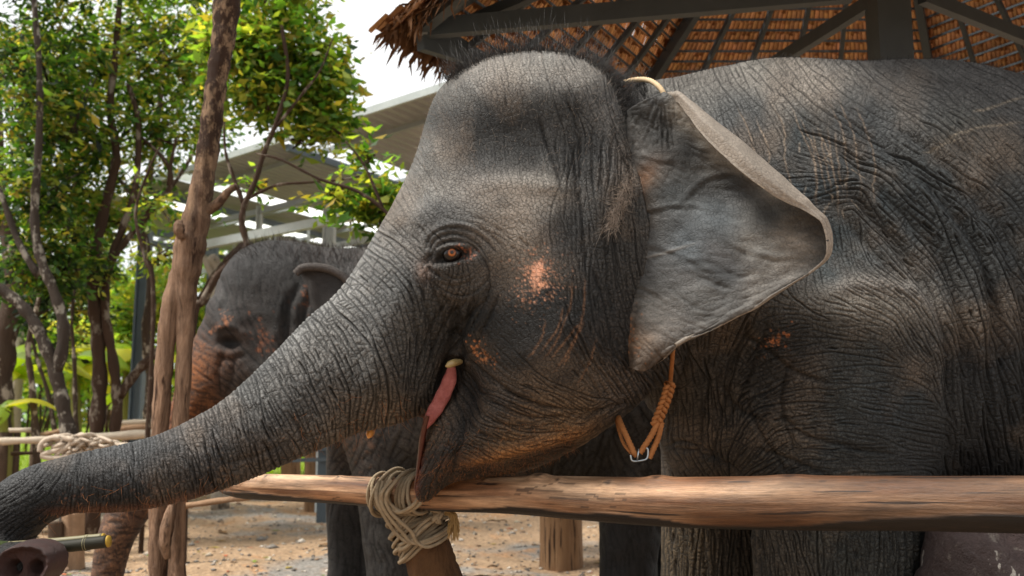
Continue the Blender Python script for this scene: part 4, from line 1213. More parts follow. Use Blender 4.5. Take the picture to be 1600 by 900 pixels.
# skin pebbling between creases
ch.H += fbm(ch.h, ch.w, 8, 3, 3) * 0.0005 + fbm(ch.h, ch.w, 46, 3, 9) * 0.0022 + fbm(ch.h, ch.w, 120, 2, 19) * 0.004

# ---- colour of the hide
DUST, MIDG, DARK, BLUE, BRN, ORG = '91857a', '6b645d', '48443f', '515a5d', '7b6048', '9a6a40'
ch.colors([
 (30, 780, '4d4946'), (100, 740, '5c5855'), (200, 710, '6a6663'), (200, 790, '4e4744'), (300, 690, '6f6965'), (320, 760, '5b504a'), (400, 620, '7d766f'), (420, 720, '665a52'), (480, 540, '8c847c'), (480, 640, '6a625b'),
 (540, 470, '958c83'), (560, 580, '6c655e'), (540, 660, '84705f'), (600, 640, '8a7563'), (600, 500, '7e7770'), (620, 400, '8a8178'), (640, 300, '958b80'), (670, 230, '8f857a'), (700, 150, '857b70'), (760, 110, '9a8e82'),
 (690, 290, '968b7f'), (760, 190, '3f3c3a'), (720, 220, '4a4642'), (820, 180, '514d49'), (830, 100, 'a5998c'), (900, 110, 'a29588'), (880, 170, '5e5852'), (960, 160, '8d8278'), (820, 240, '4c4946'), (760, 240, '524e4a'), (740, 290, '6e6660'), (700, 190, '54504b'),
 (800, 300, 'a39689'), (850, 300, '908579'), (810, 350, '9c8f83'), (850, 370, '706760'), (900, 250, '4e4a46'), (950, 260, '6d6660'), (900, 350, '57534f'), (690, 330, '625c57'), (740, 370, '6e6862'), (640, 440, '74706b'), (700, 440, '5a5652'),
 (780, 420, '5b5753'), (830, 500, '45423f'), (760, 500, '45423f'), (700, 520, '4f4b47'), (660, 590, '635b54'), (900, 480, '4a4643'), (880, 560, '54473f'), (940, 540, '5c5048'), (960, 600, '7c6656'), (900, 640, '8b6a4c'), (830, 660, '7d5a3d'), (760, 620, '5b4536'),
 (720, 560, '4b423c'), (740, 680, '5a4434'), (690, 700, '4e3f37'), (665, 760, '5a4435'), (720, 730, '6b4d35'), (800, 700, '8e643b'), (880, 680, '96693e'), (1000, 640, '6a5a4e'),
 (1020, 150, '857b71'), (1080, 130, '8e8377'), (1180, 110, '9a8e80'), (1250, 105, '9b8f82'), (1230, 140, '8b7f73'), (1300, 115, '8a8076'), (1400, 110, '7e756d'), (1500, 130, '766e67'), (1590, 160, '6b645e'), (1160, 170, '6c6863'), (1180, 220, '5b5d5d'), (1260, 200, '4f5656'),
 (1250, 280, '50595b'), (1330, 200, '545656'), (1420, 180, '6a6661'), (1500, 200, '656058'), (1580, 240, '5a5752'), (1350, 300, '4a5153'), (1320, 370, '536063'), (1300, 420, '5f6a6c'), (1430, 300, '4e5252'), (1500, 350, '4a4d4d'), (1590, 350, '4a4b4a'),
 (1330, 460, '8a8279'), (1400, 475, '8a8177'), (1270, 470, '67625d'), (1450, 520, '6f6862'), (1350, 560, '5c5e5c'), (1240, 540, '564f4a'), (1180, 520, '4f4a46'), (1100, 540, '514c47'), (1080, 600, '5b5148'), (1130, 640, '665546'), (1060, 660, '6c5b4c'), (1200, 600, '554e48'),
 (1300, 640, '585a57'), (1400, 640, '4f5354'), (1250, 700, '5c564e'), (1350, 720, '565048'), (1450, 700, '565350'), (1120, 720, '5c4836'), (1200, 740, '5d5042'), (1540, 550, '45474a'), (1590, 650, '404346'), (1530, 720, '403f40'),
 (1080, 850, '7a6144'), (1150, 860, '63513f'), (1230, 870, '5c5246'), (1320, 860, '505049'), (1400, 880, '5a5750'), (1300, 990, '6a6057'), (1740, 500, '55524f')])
C = ch.C
lum = C.mean(2, keepdims=True)
mC = C.mean(2, keepdims=True)
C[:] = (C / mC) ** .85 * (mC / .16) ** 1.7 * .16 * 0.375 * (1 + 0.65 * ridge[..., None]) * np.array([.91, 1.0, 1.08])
C[:] = C * (1 + 0.34 * fbm(ch.h, ch.w, 60, 5, 11)[..., None]) * (1 + 0.16 * fbm(ch.h, ch.w, 7, 3, 12)[..., None])
dustm = np.clip(fbm(ch.h, ch.w, 90, 5, 21) * 1.2, 0, 1)[..., None]
C[:] = C * (1 - 0.22 * dustm) + np.array(col3('8c7660')) * 0.22 * dustm
# streaks of dust running with the hair on the brow
st = fbm(ch.h, ch.w, 5, 2, 31, sx=0.6, sy=3.0)
m_ = np.zeros((ch.h, ch.w)); X_, Y_ = np.meshgrid(np.arange(ch.w) + ch.x0, np.arange(ch.h) + ch.y0)
m_ = np.exp(-(((X_ - 790) / 160) ** 2 + ((Y_ - 180) / 110) ** 2))
C[:] = C * (1 + 0.30 * (st * m_)[..., None])

# ---- big folds and forms (polylines in chart pixels)
def L(pts, w_=2.0, d=0.006, c=0.75, **k): ch.line(pts, w_, d, c, **k)
# temple hollow, cheek, jowl
ch.blob(800, 220, 75, 45, -10, -0.034); ch.line([(735, 290), (790, 284), (850, 290), (900, 292)], 10, -.009, 0); ch.blob(900, 300, 22, 90, 5, -0.014); ch.blob(820, 130, 90, 30, 0, 0.012)
ch.blob(800, 330, 60, 35, 20, 0.014); ch.blob(850, 520, 60, 70, 0, 0.012); ch.blob(700, 470, 45, 22, 70, -0.008)
ch.blob(600, 330, 18, 80, 32, 0.006); ch.blob(655, 300, 10, 90, 30, -0.010); ch.blob(690, 250, 14, 60, 30, 0.006)
ch.blob(1330, 480, 95, 38, 8, 0.022); ch.blob(1280, 390, 60, 40, 20, -0.012)
ch.blob(1120, 620, 40, 90, 20, -0.020); ch.blob(1070, 600, 34, 70, 0, 0.014); ch.blob(1215, 525, 60, 40, 0, 0.012)
ch.blob(1010, 200, 30, 80, -20, -0.03)
# eye folds
L([(660, 420), (672, 398), (690, 382), (712, 376), (735, 382), (752, 400), (764, 424), (760, 440), (740, 457), (716, 462), (692, 452), (672, 436)], 2.2, .0060, .8)
L([(668, 402), (676, 380), (696, 367), (722, 368), (748, 384), (764, 408)], 2.0, .0055, .75)
L([(664, 392), (672, 372), (694, 358), (726, 358), (756, 374), (778, 396)], 2.2, .0060, .7)
L([(650, 352), (664, 366), (676, 392)], 2.0, .005, .6)
L([(700, 342), (736, 350), (768, 370), (792, 394)], 2.0, .0035, .5); L([(722, 336), (760, 348), (800, 376)], 1.8, .002, .35)
L([(800, 385), (812, 398)], 1.5, .003, .4); L([(812, 372), (826, 388)], 1.5, .004, .6)
L([(674, 432), (690, 444), (710, 447), (732, 440), (748, 428)], 1.6, .004, .5)
L([(690, 424), (706, 434), (726, 434), (742, 424)], 1.3, .003, .45); L([(700, 440), (712, 456)], 1.3, .003, .5); L([(728, 436), (742, 448)], 1.2, .002, .4)
ch.line([(660, 382), (676, 366), (700, 354), (730, 354), (758, 372)], 6, -0.008, 0)
ch.line([(676, 446), (700, 460), (728, 462), (752, 450), (766, 430)], 5, -0.006, 0)
ch.blob(706, 412, 38, 34, 0, 0.010)
# the almond of the eye itself, sunk so that the eyeball sits between the lids
ch.blob(702, 400, 32, 10, -12, -0.028, col='0b0a0a', amt=0.97, hard=2.2); ch.blob(702, 404, 44, 26, -8, 0, '2a2725', .55)
ch.line([(668, 414), (684, 397), (700, 388), (718, 386), (734, 392)], 3.4, -0.012, 0)
ch.line([(676, 414), (692, 411), (712, 410), (730, 403)], 2.6, -0.006, 0)
L([(668, 416), (676, 424), (690, 436)], 3, .008, .9)
L([(680, 384), (696, 378), (716, 379), (732, 386)], 1.3, .004, .6)
ch.blob(724, 388, 7, 3.5, 25, 0, 'b06c4c', .9, (4, .5)); ch.blob(732, 401, 8, 4, -25, 0, 'b87458', .9, (4, .4)); ch.blob(662, 424, 8, 12, 0, 0, '8a6f60', .5)
# wrinkles running down from the eye to the mouth
for p_ in ([(676, 440), (692, 462), (704, 490), (706, 520)], [(664, 424), (678, 456), (692, 500), (694, 540)], [(740, 462), (728, 500), (716, 530), (708, 556)],
           [(766, 436), (762, 462), (744, 500), (724, 530)], [(716, 464), (714, 500), (704, 540)], [(650, 430), (662, 470), (672, 520), (676, 570)],
           [(640, 420), (646, 480), (652, 540), (652, 600)], [(758, 470), (736, 490), (712, 520), (700, 548)], [(780, 460), (764, 500), (742, 540)],
           [(700, 470), (680, 500), (662, 540), (650, 590)], [(730, 470), (700, 500), (676, 545), (664, 600)]):
    L(p_, 1.9, .0060, .7, jag=.8)
# mouth corner, lip and folds behind it
L([(700, 520), (716, 534), (722, 556), (712, 578), (700, 584)], 4, .014, .95)
L([(708, 480), (712, 510), (704, 545), (698, 580), (690, 610)], 7, .016, .8); L([(746, 470), (730, 505), (716, 535)], 4, .010, .8)
L([(700, 560), (694, 590), (684, 618), (668, 646)], 3.5, .010, .9)
L([(726, 560), (742, 572), (770, 592), (810, 620), (860, 636), (910, 640)], 2.6, .008, .8)
L([(722, 580), (736, 600), (770, 628), (820, 650), (870, 654)], 2.2, .006, .7)
L([(720, 604), (740, 636), (776, 660), (830, 672)], 2.2, .006, .7)
L([(716, 640), (736, 668), (770, 686), (820, 690)], 2.2, .006, .7)
L([(700, 600), (712, 650), (716, 690), (708, 740)], 4, .010, .9); L([(690, 690), (704, 706), (712, 726)], 3, .006, .6)
L([(724, 556), (746, 548), (770, 562), (800, 582)], 1.6, .004, .5)
ch.blob(722, 640, 17, 46, 12, -0.024, '120d0b', .85); ch.blob(722, 600, 13, 26, -20, -0.014, '140f0d', .8)
ch.blob(750, 548, 9, 17, -50, 0, 'b87444', .8, (6, .30)); ch.blob(760, 560, 8, 10, -50, 0, 'a06a40', .7, (5, .25))
ch.line([(712, 728), (760, 715), (820, 698), (880, 682), (930, 664)], 7, -.012, 0, '8f5c2c', .6); ch.line([(716, 745), (780, 735), (850, 716), (910, 692)], 10, .010, .3, '2e2018', .7); ch.line([(662, 655), (655, 710), (650, 770)], 4, 0, 0, '6a2c1a', .7, taper=False)  # chin's lit edge painted in orange, its dark underside below; red lip edge
ch.blob(690, 720, 20, 30, 0, 0, '5e3a24', .5, (6, .25))
ch.line([(718, 586), (708, 620), (696, 644), (680, 666)], 3.5, -.008, .2); ch.line([(698, 560), (710, 555), (724, 561), (726, 574)], 3, -.009, 0)
# temple and ear-root pleats
for x_, y0_, y1_, b_ in ((868, 214, 300, 8), (897, 216, 320, 4), (912, 196, 330, -3), (932, 190, 300, -2), (948, 200, 300, -6), (964, 210, 290, -8), (906, 300, 420, 6), (884, 150, 240, 20)):
    L([(x_, y0_), (x_ + b_, (y0_ + y1_) / 2), (x_ + b_ * 1.5, y1_)], 1.8, .005, .6, jag=.8)
L([(842, 180), (852, 210), (870, 260), (878, 300)], 2.5, .008, .7)
for p_ in ([(966, 190), (976, 230), (996, 250)], [(976, 240), (990, 270), (986, 300)], [(955, 330), (962, 380), (966, 450)], [(944, 340), (950, 420), (958, 500)], [(926, 420), (946, 480), (960, 560)], [(962, 300), (972, 330), (970, 380)]):
    L(p_, 2.4, .007, .75, jag=.6)
# sweeping jowl pleats towards the throat
for k in range(11):
    x_ = 872 + k * 12; L([(x_, 500 + k * 3), (x_ + 20, 545 + k * 2), (x_ + 50, 590), (x_ + 66, 622 - k)], 2.0, .0055, .65, jag=.9)
for k in range(7):
    L([(830 + k * 22, 668 - k * 3), (860 + k * 22, 650 - k * 3), (900 + k * 18, 655 - k * 5), (930 + k * 14, 640 - k * 5)], 1.9, .0045, .55, jag=.9)
for k in range(6):
    x_ = 980 + k * 13; L([(x_, 640 - k * 4), (x_ + 4, 664 - k * 3), (x_ - 3, 690)], 2, .005, .6, jag=.6)
# deep folds on the trunk root underside
L([(455, 650), (468, 672), (480, 690)], 4, .009, .8); L([(410, 690), (424, 712)], 3, .006, .7); L([(338, 700), (352, 724)], 3, .006, .7); L([(340, 728), (400, 712), (452, 690)], 3.5, .005, .5)
L([(460, 690), (520, 672), (580, 660), (640, 650)], 1.8, .004, .5)
# the long folds behind the shoulder
for p_, w2, d2 in (([(1300, 215), (1350, 262), (1410, 330), (1468, 400), (1500, 470), (1512, 560), (1510, 680)], 8, .026),
                   ([(1330, 190), (1400, 240), (1470, 310), (1530, 390), (1556, 470), (1566, 560), (1574, 680)], 7, .018),
                   ([(1400, 200), (1480, 250), (1550, 330), (1600, 420), (1630, 520), (1650, 640)], 6, .012),
                   ([(1300, 260), (1350, 320), (1400, 380), (1440, 440), (1478, 520), (1486, 620), (1480, 740)], 7, .022),
                   ([(1290, 290), (1330, 350), (1372, 400), (1420, 450)], 6, .012),
                   ([(1450, 200), (1540, 260), (1620, 350)], 5, .008), ([(1360, 170), (1430, 215), (1500, 280), (1560, 360), (1590, 450)], 4, .010),
                   ([(1540, 420), (1552, 500), (1545, 600), (1548, 720)], 5, .012), ([(1590, 440), (1602, 540), (1600, 700)], 5, .012)):
    ch.line(p_, w2, d2, .3); 
for p_, w2, d2 in (([(1330, 240), (1390, 300), (1445, 370), (1490, 440)], 7, -.012), ([(1400, 250), (1460, 320), (1510, 390), (1535, 470), (1540, 560)], 8, -.014),
                   ([(1476, 300), (1540, 380), (1580, 470), (1590, 560)], 8, -.010)):
    ch.line(p_, w2, d2, 0)
# knee and chest folds
for p_ in ([(1200, 500), (1180, 560), (1160, 610), (1120, 680)], [(1170, 500), (1150, 560), (1130, 600)], [(1120, 600), (1150, 640), (1200, 660)], [(1050, 700), (1100, 712), (1160, 740)],
           [(1110, 590), (1094, 650), (1092, 700)], [(1140, 600), (1120, 660), (1112, 720)], [(1160, 620), (1190, 680), (1230, 740)], [(1240, 560), (1220, 620), (1240, 700)], [(1040, 700), (1058, 690), (1090, 700), (1130, 716)],
           [(1150, 520), (1190, 540), (1240, 580), (1300, 600)], [(1080, 540), (1060, 600), (1054, 650)], [(1210, 640), (1260, 680), (1330, 700), (1400, 710)], [(1180, 700), (1240, 720), (1300, 745)]):
    L(p_, 3.0, .009, .7, jag=1.0)
for k in range(9): L([(1052 + k * 15, 790), (1056 + k * 15, 850), (1064 + k * 13, 930)], 2.0, .006, .7, jag=1.2)
for k in range(5): L([(1388 + k * 14, 790), (1394 + k * 12, 860), (1390 + k * 13, 930)], 2.2, .006, .7, jag=1)
L([(1178, 780), (1188, 850), (1196, 940)], 4, .012, .7)
ch.blob(1370, 476, 85, 22, 6, 0, '7b756c', .66); ch.line([(1284, 462), (1330, 446), (1400, 450), (1458, 478), (1476, 520)], 9, -.007, 0, '77706a', .5)
ch.blob(470, 560, 60, 14, -42, 0, '5c5853', .4); ch.blob(780, 300, 60, 16, 10, 0, '6e665e', .4); ch.blob(812, 345, 24, 40, 10, 0, '8c8277', .55); ch.blob(775, 312, 40, 24, 20, 0, '867c72', .5); ch.blob(850, 300, 34, 16, 0, 0, '7d746a', .5); ch.blob(782, 316, 8, 9, 0, 0, '3a3836', .5)  # pale trunk, brow and temple; the brow streak is a painted fold highlight
ch.blob(840, 110, 110, 16, 0, 0, '6e675f', .45); ch.blob(1190, 122, 110, 16, 0, 0, '6a635c', .4)
# pale scratches
SC = 'a88a70'
for k in range(9):
    x_ = 1160 + k * 22 + ch.r.normal(0, 5); y_ = 175 + ch.r.uniform(-20, 20)
    L([(x_, y_), (x_ + 20, y_ + 45), (x_ + 30 + ch.r.normal(0, 5), y_ + 95), (x_ + 34 + ch.r.normal(0, 6), y_ + 150)], .8, 0, 0, col='9a8672', amt=.5, jag=.9)
for k in range(4): L([(1270 + k * 12, 200), (1280 + k * 10, 250), (1292 + k * 9, 300)], .9, 0, 0, col='9a8672', amt=.5, jag=.9)
for k in range(14):
    x_ = 1240 + ch.r.uniform(0, 90); y_ = 210 + ch.r.uniform(0, 130); L([(x_, y_), (x_ + ch.r.normal(0, 14), y_ + 16)], .7, 0, 0, col='a0907e', amt=.6)
for p_ in ([(893, 440), (890, 480), (870, 530), (850, 560)], [(913, 435), (912, 470), (905, 510), (888, 545), (866, 580)], [(878, 480), (872, 510), (846, 550)], [(912, 500), (894, 540), (880, 570)], [(930, 530), (920, 570), (900, 600)], [(852, 500), (846, 530), (826, 560)], [(905, 505), (892, 520), (860, 560)]):
    L(p_, .9, 0, 0, col='8a6244', amt=.5, jag=.8)
for p_ in ([(1540, 170), (1600, 150)], [(1470, 220), (1530, 200), (1600, 190)], [(1440, 240), (1500, 215)], [(1520, 175), (1552, 168)]):
    L(p_, 1.3, 0, 0, col='8f8270', amt=.4, jag=.8)
# bare pink patches
ch.blob(841, 422, 6.5, 10, 15, 0, 'dba488', 1.0, hard=2.5)
ch.blob(840, 436, 10, 17, 8, 0, 'd09070', .9, (5, .50)); ch.blob(842, 434, 18, 23, 0, 0, 'c48c6e', .8, (4.5, .26)); ch.blob(838, 438, 27, 28, 0, 0, 'a87e64', .6, (4, .16)); ch.blob(848, 446, 9, 3, 0, 0, 'd89a78', .95, (5, .9))
ch.blob(1212, 528, 12, 6, -35, 0, 'c07444', .9, (6, .40)); ch.blob(1208, 532, 17, 10, -35, 0, '94603c', .7, (4, .16))
ch.blob(1288, 325, 30, 8, 0, 0, '8a8278', .2)
ch.blob(230, 770, 26, 14, 0, 0, '7a5c4a', .5, (6, .2)); ch.blob(110, 782, 14, 12, 0, 0, '7a5442', .6, (6, .25)); ch.blob(350, 735, 18, 22, -20, 0, '86705c', .5, (6, .25))
ch.blob(15, 832, 72, 30, -25, 0, '120d0c', .92, hard=1.3)      # shade under the trunk's inner bend, painted in dark
ch.line([(60, 800), (140, 800), (240, 792), (340, 765)], 5, 0, 0, '6e3f28', .55)


Hs, Ks, Cs = ch.H, ch.K, ch.C
def skin(me, co, chart, amp=1.0):
    px, py = proj(co)
    n = vert_normals(me)
    h_, k_, c_ = chart.sample(px, py)
    view = np.array([0, 0, CAMZ]) - co; view /= np.linalg.norm(view, axis=1)[:, None]
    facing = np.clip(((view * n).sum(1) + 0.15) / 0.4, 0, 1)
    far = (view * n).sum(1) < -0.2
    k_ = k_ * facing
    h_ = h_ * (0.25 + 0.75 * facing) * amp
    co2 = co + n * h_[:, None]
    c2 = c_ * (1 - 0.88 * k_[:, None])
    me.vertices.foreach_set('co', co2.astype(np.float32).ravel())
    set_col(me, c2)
    me.update()
    return co2
SKIN = skin_material('elephant_hide')
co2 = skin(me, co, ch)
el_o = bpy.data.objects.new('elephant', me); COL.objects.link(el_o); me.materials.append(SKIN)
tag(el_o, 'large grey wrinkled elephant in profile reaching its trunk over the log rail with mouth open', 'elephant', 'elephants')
print('skinned', round(time.time() - t_, 1)); t_ = time.time()
bvh = BVHTree.FromObject(el_o, bpy.context.evaluated_depsgraph_get())
def hit(px, py, tree=None, lift=0.0):
    d = (P(px, py, 3.0) - Vector((0, 0, CAMZ))).normalized()
    loc, nrm, _, dist = (tree or bvh).ray_cast(Vector((0, 0, CAMZ)), d)
    if loc is None: return None, None
    return loc + nrm * lift, nrm
# ---------------------------------------------------------------- the ear: a thin flared sheet, its top rim rolled forward
def yat(px, py, dflt=2.7):
    p, _ = hit(px, py)
    return p.y if p is not None else dflt
rows = [  # attachment, two points across, free edge, roll 1, roll 2   (px, py, depth offset from attachment / absolute depth)
 [(984, 174), (1002, 160), (1020, 152), (1040, 145), (1046, 149), (1048, 156)],
 [(982, 215), (1012, 195), (1040, 180), (1060, 152), (1067, 158), (1064, 167)],
 [(980, 262), (1025, 238), (1066, 214), (1104, 184), (1109, 195), (1096, 207)],
 [(976, 308), (1040, 284), (1104, 258), (1164, 231), (1166, 244), (1144, 255)],
 [(968, 350), (1060, 330), (1150, 305), (1226, 284), (1226, 297), (1204, 301)],
 [(964, 390), (1070, 378), (1180, 355), (1268, 326), (1273, 330), (1267, 333)],
 [(964, 425), (1070, 418), (1190, 398), (1290, 366), (1293, 369), (1289, 371)],
 [(966, 460), (1064, 458), (1170, 440), (1280, 408), (1283, 411), (1279, 413)],
 [(970, 496), (1040, 494), (1130, 482), (1212, 452), (1218, 457), (1210, 460)],
 [(974, 528), (1020, 528), (1080, 518), (1140, 494), (1144, 499), (1138, 501)],
 [(980, 554), (1004, 556), (1036, 552), (1068, 533), (1070, 536), (1066, 537)],
 [(984, 572), (994, 577), (1008, 576), (1026, 562), (1027, 564), (1025, 565)]]
ydepth = [[.02, -.02, -.03, -.04, -.055, -.045], [.02, -.02, -.035, -.10, -.145, -.13], [.02, -.03, -.045, -.16, -.225, -.21], [.02, -.045, -.07, -.20, -.275, -.265], [.02, -.06, -.10, -.23, -.29, -.285],
          [.02, -.08, -.16, -.255, -.275, -.28], [.02, -.08, -.17, -.25, -.262, -.266], [.02, -.08, -.16, -.235, -.24, -.245], [.02, -.07, -.14, -.20, -.205, -.21],
          [.02, -.06, -.11, -.16, -.165, -.168], [.02, -.05, -.08, -.11, -.113, -.115], [.02, -.02, -.04, -.05, -.052, -.053]]
EY0 = 2.69
g_ = np.zeros((len(rows), 6, 3))
for i, rw in enumerate(rows):
    for j, (a, b) in enumerate(rw):
        g_[i, j] = P(a, b, EY0 + ydepth[i][j] + (0.03 if j == 0 else 0))
gu = np.array([catmull(g_[i], 30) for i in range(len(rows))])           # rows x U
gv = np.stack([catmull(gu[:, j], 20) for j in range(gu.shape[1])], 1)    # V x U x 3
_w = np.clip(np.linspace(0, 5, gv.shape[1]) / 2.5, 0, 1)[None, :, None]
gv = gv + _w * np.stack([.003 * fbm(gv.shape[0], 1, 14, 3, 71) + np.zeros(gv.shape[:2]), .010 * fbm(*gv.shape[:2], 44, 3, 72), .005 * fbm(gv.shape[0], 1, 18, 3, 73) + np.zeros(gv.shape[:2])], -1)
V_, U_ = gv.shape[:2]
du = np.gradient(gv, axis=1); dv = np.gradient(gv, axis=0)
nr = np.cross(du, dv); nr /= np.linalg.norm(nr, axis=2, keepdims=True) + 1e-9
if nr[V_ // 2, U_ // 3, 1] > 0: nr = -nr                                  # towards the camera
ech = Chart(900, 90, 1330, 610, 8)
ef = ech.field([(1000, 180, 100, 9, .0022), (1100, 220, 30, 12, .0010), (1000, 300, 40, 9, .002), (1080, 350, 30, 14, .0009), (1180, 380, 30, 14, .0009), (1250, 350, 40, 12, .0010), (1050, 480, 28, 14, .0011), (990, 540, 60, 10, .0018), (1150, 460, 150, 13, .001)])
ech.strokes(ef, 0, 1, 1, 2, 9, 6000, jit=.2, wid=1.3); ech.strokes(ef, 1.4, 1.3, .7, 1, 4, 3000, jit=.4, wid=1.1)
ech.deposit()
ech.H = blur(ech.H, 0.8) * 1.6
for p_ in ([(1000, 330), (1060, 320), (1120, 330), (1190, 350)], [(1060, 320), (1100, 280), (1150, 268)], [(1010, 380), (1070, 400), (1130, 440), (1150, 470)], [(1090, 330), (1140, 380), (1200, 400), (1250, 400)], [(990, 440), (1030, 460), (1060, 500)], [(1000, 240), (1030, 250), (1060, 250)]):
    ech.line(p_, 3.5, -.0028, 0); ech.line([(a + 3, b + 7) for a, b in p_], 3.0, .002, .1)
for k in range(9): ech.line([(992 + k * 7, 176 + k), (994 + k * 7, 205), (990 + k * 8, 240)], 1.8, .004, .4, jag=1)
ech.line([(1090, 430), (1120, 446), (1140, 452)], 2.5, .006, .4); ech.line([(1110, 410), (1150, 432), (1180, 430)], 2.5, .005, .4); ech.line([(1180, 380), (1210, 398)], 2, .004, .3)
ech.H += fbm(ech.h, ech.w, 36, 3, 4) * 0.0045 + fbm(ech.h, ech.w, 11, 3, 6, sx=2.4, sy=.7) * .0011
ech.colors([(1000, 165, '5d5853'), (1040, 160, '4f4c49'), (1030, 210, '4c4a47'), (1060, 165, 'a89c8d'), (1110, 200, 'b5a999'), (1170, 248, 'b3a594'), (1215, 285, 'a89b8c'), (990, 230, '6c655e'), (1005, 250, '777069'),
            (1080, 230, '484848'), (1150, 290, '4c4c4c'), (1200, 330, '5c5852'), (1050, 300, '626666'), (1120, 340, '6b7072'), (1080, 380, '676d70'), (1130, 420, '5b5b5b'), (1180, 390, '857d74'), (1240, 380, '938679'),
            (1270, 350, '625a52'), (1285, 370, '71675d'), (1200, 440, '8c8176'), (1100, 470, '7c766f'), (1020, 420, '6d6a67'), (1010, 480, '777068'), (1060, 520, '7d736a'), (1000, 560, '85705f'), (975, 500, '77604c'), (985, 540, '8a6a50'), (980, 380, '5d5a57'), (985, 330, '6b5540'), (1010, 275, '7b6047')])
ech.C *= np.clip((ech.C.mean(2, keepdims=True) / .16) ** .95, .2, 1.8) * 0.36 * np.array([.93, 1, 1.07]) * (1 + 0.36 * fbm(ech.h, ech.w, 24, 4, 41, sx=1.6, sy=.8)[..., None]) * (1 + .22 * fbm(ech.h, ech.w, 7, 3, 42, sx=2.8, sy=.6)[..., None])
ech.blob(1120, 395, 26, 12, 40, -.006, '4c4a4a', .5); ech.blob(1080, 440, 14, 8, 30, -.004, '4e4c4b', .4); ech.blob(1095, 500, 8, 5, 30, -.004, '444', .0) if False else None
ech.line([(975, 412), (1000, 405), (1040, 396), (1090, 380)], 1.5, -.003, 0, '6d665f', .5)
ech.blob(984, 530, 14, 22, 10, 0, '8a5834', .6, (7, .25)); ech.blob(1000, 290, 9, 26, 35, 0, '6e4626', .5)
pe = proj(gv)
hh, kk, cc = ech.sample(pe[0], pe[1])
# the rolled strip keeps its own pale colour: it is the back of the ear
ucol = np.linspace(0, 5, U_)
wv = np.clip((ucol - 3.25) / .35, 0, 1)[None, :, None] * np.clip((np.arange(V_)[:, None, None] / 20 - 0.2) / .5, 0, 1) * np.clip((4.5 - np.arange(V_)[:, None, None] / 20) / .7, 0, 1)
pale = (1 + .5 * fbm(V_, U_, 16, 3, 52, sx=.5, sy=1.6)[..., None]) * .62 * np.array(col3('b0a494')) * (1 + .18 * fbm(V_, U_, 9, 3, 51, sx=.6, sy=2.5)[..., None])
cc = cc * (1 - wv) + pale * wv
ctr_ = gv + nr * hh[..., None]
thick = 0.009 * np.clip(1.1 - ucol / 5.0, .2, 1)[None, :, None]
front, back = ctr_ + nr * thick, gv - nr * thick
vid = lambda i, j, s: s * V_ * U_ + i * U_ + j
I, J = np.meshgrid(np.arange(V_ - 1), np.arange(U_ - 1), indexing='ij')
fa = np.stack([vid(I, J, 0), vid(I, J + 1, 0), vid(I + 1, J + 1, 0), vid(I + 1, J, 0)], -1).reshape(-1, 4)
fb = np.stack([vid(I, J, 1), vid(I + 1, J, 1), vid(I + 1, J + 1, 1), vid(I, J + 1, 1)], -1).reshape(-1, 4)
ring = [(0, j) for j in range(U_)] + [(i, U_ - 1) for i in range(1, V_)] + [(V_ - 1, j) for j in range(U_ - 2, -1, -1)] + [(i, 0) for i in range(V_ - 2, 0, -1)]
rf = np.array([(vid(*ring[k], 0), vid(*ring[(k + 1) % len(ring)], 0), vid(*ring[(k + 1) % len(ring)], 1), vid(*ring[k], 1)) for k in range(len(ring))])
allv = np.vstack([front.reshape(-1, 3), back.reshape(-1, 3)])
allc = np.vstack([cc.reshape(-1, 3) * (1 - .4 * kk.reshape(-1, 1)), np.tile(col3('7d746a'), (V_ * U_, 1))])
EARSKIN = skin_material('ear_hide', .45, .82, .78)
ear = mesh_obj('ear_sheet', allv, np.vstack([fa, fb, rf]), EARSKIN, None, True, allc)
bmx = bmesh.new(); bmx.from_mesh(ear.data); bmesh.ops.recalc_face_normals(bmx, faces=bmx.faces[:]); bmx.to_mesh(ear.data); bmx.free()
# the hidden far ear, mirrored through the animal's middle plane, simpler
ev2 = gu[:, ::15].copy(); ev2[..., 1] = 2 * YH - ev2[..., 1]
nv2, nu2 = ev2.shape[:2]
e2v = np.vstack([ev2.reshape(-1, 3), (ev2 + [0, .02, 0]).reshape(-1, 3)])
e2f = []
for i in range(nv2 - 1):
    for j in range(nu2 - 1):
        a = i * nu2 + j
        e2f += [(a, a + 1, a + nu2 + 1, a + nu2), tuple(q + nv2 * nu2 for q in (a, a + nu2, a + nu2 + 1, a + 1))]
ear2 = mesh_obj('ear_far', e2v, np.array(e2f), SKIN, None, True, np.tile(col3('6d665f'), (len(e2v), 1)))
for o_ in bpy.context.selected_objects: o_.select_set(False)
ear.select_set(True); ear2.select_set(True); el_o.select_set(True); bpy.context.view_layer.objects.active = el_o
bpy.ops.object.join()

# ---------------------------------------------------------------- eye
m = NM('elephant_eye', rough=0.12, spec=0.4)
g = m.coord(src='Object')
sep = m.n('SeparateXYZ'); m.l(g, sep.inputs[0])
rad = m.math('SQRT', m.math('ADD', m.math('MULTIPLY', sep.outputs[0], sep.outputs[0]), m.math('MULTIPLY', sep.outputs[2], sep.outputs[2])))
nz_ = m.noise(m.coord((1, 1, 1)), 900, 3)
r2 = m.math('ADD', rad, m.math('MULTIPLY', nz_, 0.0012))
m.color(m.ramp(m.math('MULTIPLY', r2, 40.0), [(0.0, '050403'), (0.17, '060403'), (0.21, '6e3814'), (0.34, 'b0662e'), (0.44, '7a3e18'), (0.52, '1a0f0b'), (1.0, '120d0b')]))
EYE = m.m
ex, ey = 707, 397
s0, _ = hit(ex, ey + 16); s1, _ = hit(ex, ey - 20)
bm = bmesh.new(); bmesh.ops.create_uvsphere(bm, u_segments=48, v_segments=32, radius=0.029)
